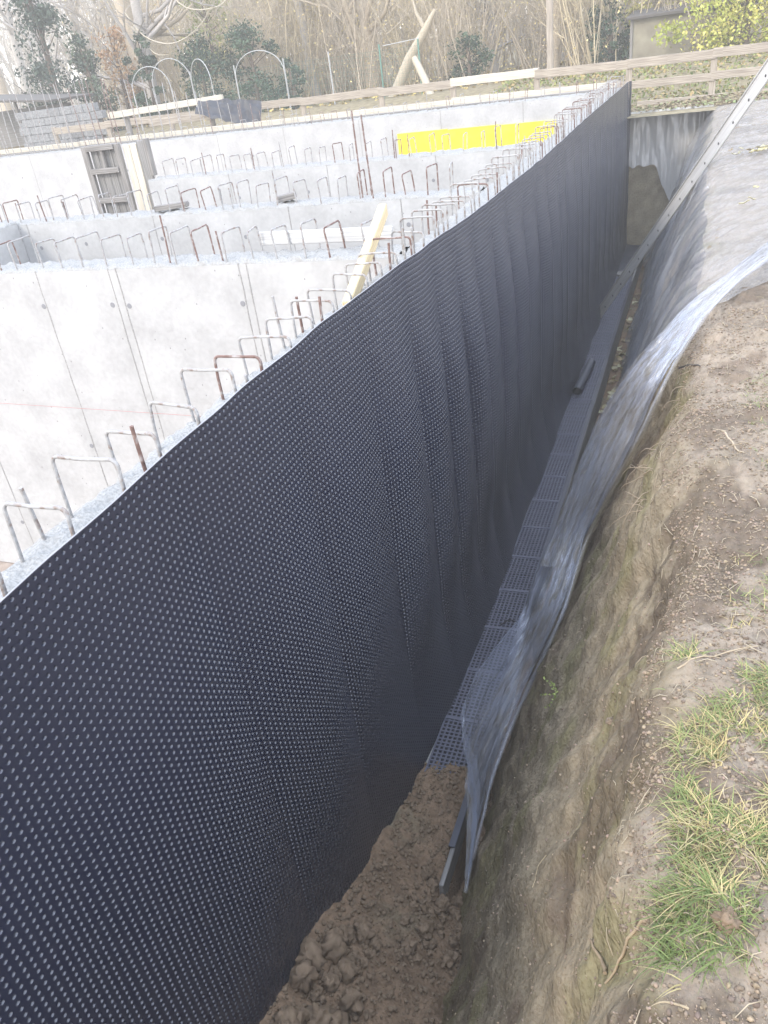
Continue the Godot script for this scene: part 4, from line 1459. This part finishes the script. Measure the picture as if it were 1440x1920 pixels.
	leafy("yellow_creeper", "yellow-green creeper rising behind the shed roof", "creeper", Vector3(0.4, far_y(0.4, -26.8) + 0.7, -26.8), 947, Vector3(3.4, 2.2, 1.2), 4200, 0.05, Color(0.32, 0.34, 0.07), Color(0.62, 0.54, 0.18))
	leafy("green_shrub", "light green shrub above the ivy left of the thicket", "shrub", Vector3(-13.6, far_y(-13.6, -25.5) + 1.2, -25.5), 946, Vector3(2.2, 2.2, 1.5), 1800, 0.05, Color(0.18, 0.22, 0.06), Color(0.36, 0.36, 0.13))
	# hedge of far trees that closes the view
	rng.seed = 950
	var hg := MB.new()
	for q in 1500:
		var x := rr(-55, 40)
		var z := rr(-42, -60)
		branch(hg, Vector3(x, far_y(x, z) - 0.2, z), Vector3(rr(-0.3, 0.3), 1, rr(-0.2, 0.2)).normalized(), rr(4, 11), rr(0.03, 0.1), 1, Color(0.58, 0.52, 0.44), 8, 0.25)
	var ho := put("far_wood", hg.mesh(), M.bark)
	tag(ho, "pale mass of bare trees far behind the thicket", "wood", "", "stuff")
	# long pruned branches arching down beside the ivy
	for a in [[[Vector3(-14.9, 2.9, -23.2), Vector3(-14.2, 2.2, -22.9), Vector3(-13.2, 1.9, -22.7), Vector3(-12.2, 2.15, -22.6), Vector3(-11.5, 2.7, -22.6)], "pale drooping branch arching over the hoops, longest"], [[Vector3(-14.7, 2.5, -23.1), Vector3(-14.0, 1.75, -22.9), Vector3(-13.4, 1.65, -22.8)], "pale drooping branch over the hoops, short lower one"], [[Vector3(-13.4, 3.4, -23.2), Vector3(-12.6, 2.7, -22.9), Vector3(-11.4, 2.6, -22.7), Vector3(-10.6, 3.1, -22.7)], "pale drooping branch over the hoops, uppermost"]]:
		var mb := MB.new()
		var pts: Array = a[0]
		var fine := []
		var rad := []
		for q in pts.size() - 1:
			for s in 4:
				fine.push_back((pts[q] as Vector3).cubic_interpolate(pts[q + 1], pts[max(q - 1, 0)], pts[min(q + 2, pts.size() - 1)], s / 4.0))
		for q in fine.size():
			rad.push_back(0.024 * (1.0 - 0.7 * q / fine.size()))
		mb.tube(fine, rad, 5, Color(0.5, 0.44, 0.34))
		for q in range(2, fine.size(), 1):
			branch(mb, fine[q], Vector3(rr(-0.6, 1), rr(-0.6, 0.8), rr(-0.4, 0.4)).normalized(), rr(0.3, 0.8), 0.008, 1, Color(0.5, 0.44, 0.34), 3, 0.0)
		var o := put("drooping_branch", mb.mesh(), M.bark)
		tag(o, a[1], "branch", "pale drooping branches")

func ground_details() -> void:
	# clods of earth in the trench
	var bl := []
	for k in 7:
		bl.push_back(blob(k + 1))
	rng.seed = 301
	var heaps := [
		[0.10, 0.30, -1.15, -1.95, 46, 0.020, 0.078, "brown soil clod in the heap at the membrane's foot, bottom of picture", "clods heaped against the membrane"],
		[0.28, 0.56, -1.95, -2.55, 40, 0.016, 0.052, "brown soil clod in the heap between the board's end and the bank", "clods heaped by the board end"],
		[0.05, 0.55, -1.0, -2.6, 46, 0.010, 0.028, "small soil clod scattered over the loose trench soil", "clods scattered over the trench"],
	]
	for h in heaps:
		for q in h[4]:
			var r: float = lerpf(h[5], h[6], pow(rng.randf(), 1.6))
			var z := rr(h[3], h[2])
			var x: float = rr(h[0], h[1])
			if h[6] == 0.078:
				x = 0.05 + rng.randf() * 0.20 + (z + 1.95) * 0.05
			var o := put("soil_clod", bl[rng.randi_range(0, 6)], M.clod)
			o.position = Vector3(x, soil_y(x, z) + r * 0.42, z)
			o.rotation = Vector3(rr(-0.5, 0.5), rr(0, TAU), rr(-0.5, 0.5))
			o.scale = Vector3.ONE * r
			tag(o, h[7], "soil clod", h[8])
	# crumbs too small to count, in the trench and on the bank
	var crumb := blob(9, 4)
	var tf := []
	for q in 6500:
		var z := -0.6 - 2.9 * rng.randf()
		var x := rr(0.03, 0.62)
		if x > 0.355 and x < 0.43 and z < -2.4:
			continue
		var r := 0.0025 + 0.016 * pow(rng.randf(), 4.0)
		tf.push_back(Transform3D(Basis(Vector3.UP, rr(0, TAU)).scaled(Vector3.ONE * r), Vector3(x, soil_y(x, z) + r * 0.5, z)))
	multi("soil_crumbs", "fine soil crumbs over the loose soil in the trench", "soil", crumb, tf, M.clod)
	var crumb2 := blob(13, 4)
	tf = []
	for q in 90000:
		var z := -0.45 - 4.4 * pow(rng.randf(), 1.25)
		var qq := rr(-0.15, 0.55) if rng.randf() < 0.86 else (rr(-2.4, 0) if rng.randf() < 0.7 else rr(0.5, 2.0))
		if qq > -0.2 and nm(qq, 33, z, 5.0) + 0.6 * nm(qq, 33, z, 15.0) < rr(-0.8, 0.5):
			continue
		if z < -4.6 and qq > 0.0 and qq < 2.0 and z < -4.9:
			continue
		var r := 0.0014 + 0.0055 * pow(rng.randf(), 6.0)
		var p := bank_point(qq, z)
		tf.push_back(Transform3D(Basis(Vector3(rr(-1, 1), 1, rr(-1, 1)).normalized(), rr(0, TAU)).scaled(Vector3(r * rr(0.7, 1.5), r * rr(0.5, 1.0), r * rr(0.7, 1.4))), p + Vector3(0, r * 0.25, 0)))
	var pale := mat(Color(0.95, 0.99, 1.03), 0.95, {"vc": true})
	multi("bank_crumbs", "small pale stones and crumbs on top of the bank", "gravel", crumb2, tf, pale, true)
	# fallen leaves in the gap beside the boards
	var lm := []
	for k in 4:
		rng.seed = 320 + k
		var mb := MB.new()
		var c: Color = [Color(0.42, 0.38, 0.24), Color(0.50, 0.46, 0.30), Color(0.30, 0.23, 0.13), Color(0.46, 0.40, 0.20)][k]
		var g := []
		var cols := []
		for a in 6:
			var row := PackedVector3Array()
			var cr := []
			var wd := sin(PI * (a + 0.15) / 5.3) * 0.62
			for b in 5:
				var e := (b - 2) / 2.0
				row.push_back(Vector3((a / 5.0 - 0.5) * 2.0, 0.25 * absf(e) * absf(e) + 0.12 * sin(a * 1.3 + k), e * wd))
				cr.push_back(c)
			g.push_back(row); cols.push_back(cr)
		mb.grid(g, Vector3.UP, cols)
		lm.push_back(mb.mesh())
	rng.seed = 330
	for k in 150:
		var z := -6.6 - 8.4 * pow(rng.randf(), 1.15)
		var x := rr(0.43, foot_x(z) + 0.02)
		var o := put("fallen_leaf", lm[rng.randi_range(0, 3)], M.plant)
		o.position = Vector3(x, soil_y(x, z) + 0.012 + rr(0.0, 0.02), z)
		o.rotation = Vector3(rr(-0.5, 0.5), rr(0, TAU), rr(-0.5, 0.5))
		o.scale = Vector3.ONE * rr(0.035, 0.07)
		tag(o, "pale fallen leaf in the gap between boards and earth bank", "leaf", "fallen leaves in the trench gap")
	rng.seed = 336
	for k in 46:
		var z := rr(-10.75, -10.35) if k < 38 else rr(-12.5, -7.5)
		var x := rr(1.72, 2.35)
		var o := put("fallen_leaf", lm[rng.randi_range(0, 3)], M.plant)
		o.position = bank_point(x - 1.46, z, 0.6) + Vector3(0, 0.05 + rr(0.0, 0.02), 0)
		o.rotation = Vector3(rr(-0.4, 0.4), rr(0, TAU), rr(-0.4, 0.4))
		o.scale = Vector3.ONE * rr(0.025, 0.05)
		tag(o, "pale fallen leaf lying on the plastic sheet above the bank", "leaf", "fallen leaves on the plastic")
	# grass on the bank: dense tussock near the camera, sparse elsewhere
	rng.seed = 340
	var gm := MB.new()
	var patch := func(n: int, x0: float, x1: float, z0: float, z1: float, l0: float, l1: float, straw: float, edge: float) -> void:
		for k in n:
			var x := rr(x0, x1)
			var z := rr(z0, z1)
			if nm(x, 4, z, 3.0) + 0.5 * nm(x, 4, z, 9.0) < edge:
				continue
			var p := bank_point(x - 1.46, z)
			var lean := Vector3(rr(-1.0, 0.7), rr(0.25, 1.0), rr(-0.9, 0.9)).normalized()
			var c := Color(0.12, 0.17, 0.05).lerp(Color(0.24, 0.27, 0.09), rr(0, 1))
			if rng.randf() < straw + 0.35 * nm(x, 40, z, 2.5):
				c = Color(0.34, 0.28, 0.12).lerp(Color(0.50, 0.40, 0.20), rr(0, 1))
			blade(gm, p - Vector3(0, 0.004, 0), lean, rr(l0, l1), rr(0.0018, 0.0042), rr(0.25, 1.0), c)
	patch.call(17000, 1.49, 2.5, -0.98, -1.72, 0.025, 0.09, 0.45, -0.22)
	patch.call(9500, 1.54, 2.5, -1.03, -1.45, 0.03, 0.09, 0.95, -0.25)
	patch.call(9000, 1.49, 2.5, -1.0, -1.75, 0.015, 0.045, 1.5, -0.35)
	patch.call(900, 1.45, 1.66, -1.04, -0.90, 0.03, 0.085, 0.15, -0.4)
	patch.call(900, 1.45, 1.62, -1.60, -1.85, 0.03, 0.08, 0.25, -0.2)
	patch.call(160, 1.50, 1.75, -0.80, -0.95, 0.04, 0.09, 0.5, 0.0)
	patch.call(1500, 1.62, 2.4, -1.75, -2.4, 0.03, 0.08, 0.5, 0.0)
	patch.call(1600, 1.70, 2.6, -2.9, -3.9, 0.03, 0.08, 0.2, -0.05)
	patch.call(500, 1.8, 3.2, -3.9, -5.2, 0.03, 0.09, 0.3, 0.1)
	patch.call(2500, 2.3, 4.5, 1.0, -4.0, 0.05, 0.12, 0.4, -0.1)
	var go := put("grass", gm.mesh(), M.plant)
	tag(go, "green and straw coloured grass growing on top of the bank", "grass", "", "stuff")
	# dry stems scattered on the bare earth
	rng.seed = 350
	var dm := MB.new()
	for k in 1100:
		var z := -0.4 - 4.4 * pow(rng.randf(), 1.2)
		var q := rr(-0.25, 0.9)
		var a := rr(0, TAU)
		var d := Vector3(cos(a), 0, sin(a)) * rr(0.012, 0.06)
		var p0 := bank_point(q, z) + Vector3(0, 0.004, 0)
		var p2 := bank_point(q + d.x, z + d.z) + Vector3(0, 0.004, 0)
		var p1 := (p0 + p2) * 0.5 + Vector3(rr(-0.006, 0.006), rr(0.002, 0.012), rr(-0.006, 0.006))
		var c := Color(0.34, 0.26, 0.17).lerp(Color(0.5, 0.42, 0.30), rr(0, 1))
		dm.tube([p0, p1, p2], [0.0011, 0.0014, 0.0008], 3, c, false)
	var dmo := put("dry_stems", dm.mesh(), M.bark)
	tag(dmo, "short dry grass stems scattered on the bare earth", "dry stems", "", "stuff")
	# roots sticking out of the bank
	var spots := [[-0.30, -3.35, "tangle of pale fine roots hanging from the bank's edge, larger one", 16, 0.20], [-0.10, -3.95, "tuft of fine roots in the bank beside the plastic, upper one", 9, 0.14], [0.05, -2.75, "thin pale roots lying on the bank's edge, right of the tangle", 8, 0.12]]
	for s in spots:
		var base := bank_point(s[0], s[1])
		var t := thing("root_tangle", s[2], "roots", base, "roots in the bank")
		rng.seed = 360 + int(s[3])
		for k in s[3]:
			var q: float = s[0] + rr(-0.10, 0.10)
			var z: float = s[1] + rr(-0.2, 0.2)
			var p := bank_point(q, z)
			var pts := [p + Vector3(0.01, -0.01, 0)]
			var rad := [0.0025]
			var d := Vector3(-0.8, 0.3, rr(-0.6, 0.6)).normalized()
			for m in 6:
				d = (d + Vector3(0.12, -0.35, 0) + Vector3(rr(-1, 1), rr(-1, 1), rr(-1, 1)) * 0.35).normalized()
				var nx: Vector3 = pts[m] + d * float(s[4]) / 5.0 * rr(0.5, 1.2)
				pts.push_back(nx)
				rad.push_back(0.0024 * (1.0 - m / 7.0))
			for m in pts.size():
				pts[m] = pts[m] - base
			var mb := MB.new()
			mb.tube(pts, rad, 4, Color(0.32, 0.25, 0.17))
			put("root", mb.mesh(), M.bark, t)
	# single twigs
	var tw := [
		[[[-0.02, -1.00], [-0.10, -1.0], [-0.20, -0.985], [-0.30, -0.97]], 0.0045, "crooked pale twig in the bank below the grass tuft", Color(0.36, 0.27, 0.17)],
		[[[-0.29, -1.0], [-0.33, -1.06], [-0.40, -1.13]], 0.005, "short stub of root beside the crooked twig", Color(0.30, 0.22, 0.14)],
		[[[0.06, -0.82], [0.02, -0.83], [-0.02, -0.82]], 0.003, "thin straight twig near the bottom right of the picture", Color(0.36, 0.28, 0.18)],
		[[[0.02, -1.72], [0.12, -1.78], [0.26, -1.86]], 0.0028, "long dry stem on the earth above the grass", Color(0.42, 0.33, 0.22)],
		[[[0.15, -3.2], [0.19, -3.05], [0.21, -2.98]], 0.005, "pale bent twig on the bare earth right of the roots", Color(0.42, 0.34, 0.24)],
		[[[-0.15, -4.3], [-0.05, -4.15], [0.02, -4.05]], 0.006, "dark twig poking out beside the plastic's edge", Color(0.08, 0.07, 0.06)],
		[[[-0.95, -1.55], [-0.93, -1.62], [-0.90, -1.66]], 0.003, "small straw on the cut face of the bank", Color(0.42, 0.33, 0.2)],
	]
	for e in tw:
		var pts := []
		for q in e[0]:
			pts.push_back(Vector3(q[0], 0, q[1]))
		var fine := []
		for k in pts.size() - 1:
			for m in 4:
				var f: Vector3 = (pts[k] as Vector3).cubic_interpolate(pts[k + 1], pts[max(k - 1, 0)], pts[min(k + 2, pts.size() - 1)], m / 4.0)
				fine.push_back(bank_point(f.x + 0.004 * sin(k * 4 + m * 1.9), f.z, 0.8) + Vector3(-0.003, 0.005, 0))
		pts = fine
		var o := put("twig", stick_mesh(pts, e[1], e[3]), M.bark)
		tag(o, e[2], "twig")
	# small stones on the bank
	rng.seed = 370
	for e in [[-0.50, -1.95, 0.018, "pale pebble on the bank face below the grass tussock"], [0.12, -0.98, 0.028, "brown lump of earth at the grass tussock's edge"], [0.16, -1.90, 0.014, "pale stone on the earth above the grass tussock"]]:
		var o := put("pebble", bl[rng.randi_range(0, 6)], M.clod if e[2] > 0.02 else pale)
		o.position = bank_point(e[0], e[1]) + Vector3(-0.004, 0.004, 0)
		o.scale = Vector3.ONE * float(e[2])
		tag(o, e[3], "stone")
	# weed on the bank face
	var wp := bank_point(-1.45, -2.93)
	var wt := thing("weed_sprig", "small green leafy weed growing on the bank face", "weed", wp)
	rng.seed = 380
	var sm := MB.new()
	var fm := MB.new()
	for k in 4:
		var pts := [Vector3.ZERO]
		var d := Vector3(-0.3, 0.5, [-0.9, -0.4, 0.4, 0.9][k]).normalized()
		for m in 5:
			d = (d + Vector3(-0.05, -0.12, 0) + Vector3(rr(-1, 1), rr(-1, 1), rr(-1, 1)) * 0.15).normalized()
			pts.push_back(pts[m] + d * 0.022)
			for j in 3:
				leaf(fm, pts[m + 1] + Vector3(rr(-1, 1), rr(-0.3, 1), rr(-1, 1)) * 0.006, rr(0.005, 0.010), Color(0.20, 0.26, 0.06).lerp(Color(0.38, 0.42, 0.14), rr(0, 1)), 0.3)
		sm.tube(pts, [0.0015, 0.0014, 0.0013, 0.0012, 0.001, 0.0008], 4, Color(0.22, 0.22, 0.10))
	put("stem", sm.mesh(), M.plant, wt)
	put("leaves", fm.mesh(), M.plant, wt)

func multi(called: String, label: String, cat: String, m: Mesh, tf: Array, material: Material, tint := false) -> void:
	var mm := MultiMesh.new()
	mm.transform_format = MultiMesh.TRANSFORM_3D
	mm.use_colors = tint
	mm.mesh = m
	mm.instance_count = tf.size()
	for k in tf.size():
		mm.set_instance_transform(k, tf[k])
		if tint:
			var g := rr(0.55, 1.45)
			mm.set_instance_color(k, Color(g, g * rr(0.94, 1.04), g * rr(0.88, 1.06)))
	var o := MultiMeshInstance3D.new()
	o.multimesh = mm
	o.material_override = material
	o.name = numbered(called)
	add_child(o)
	tag(o, label, cat, "", "stuff")
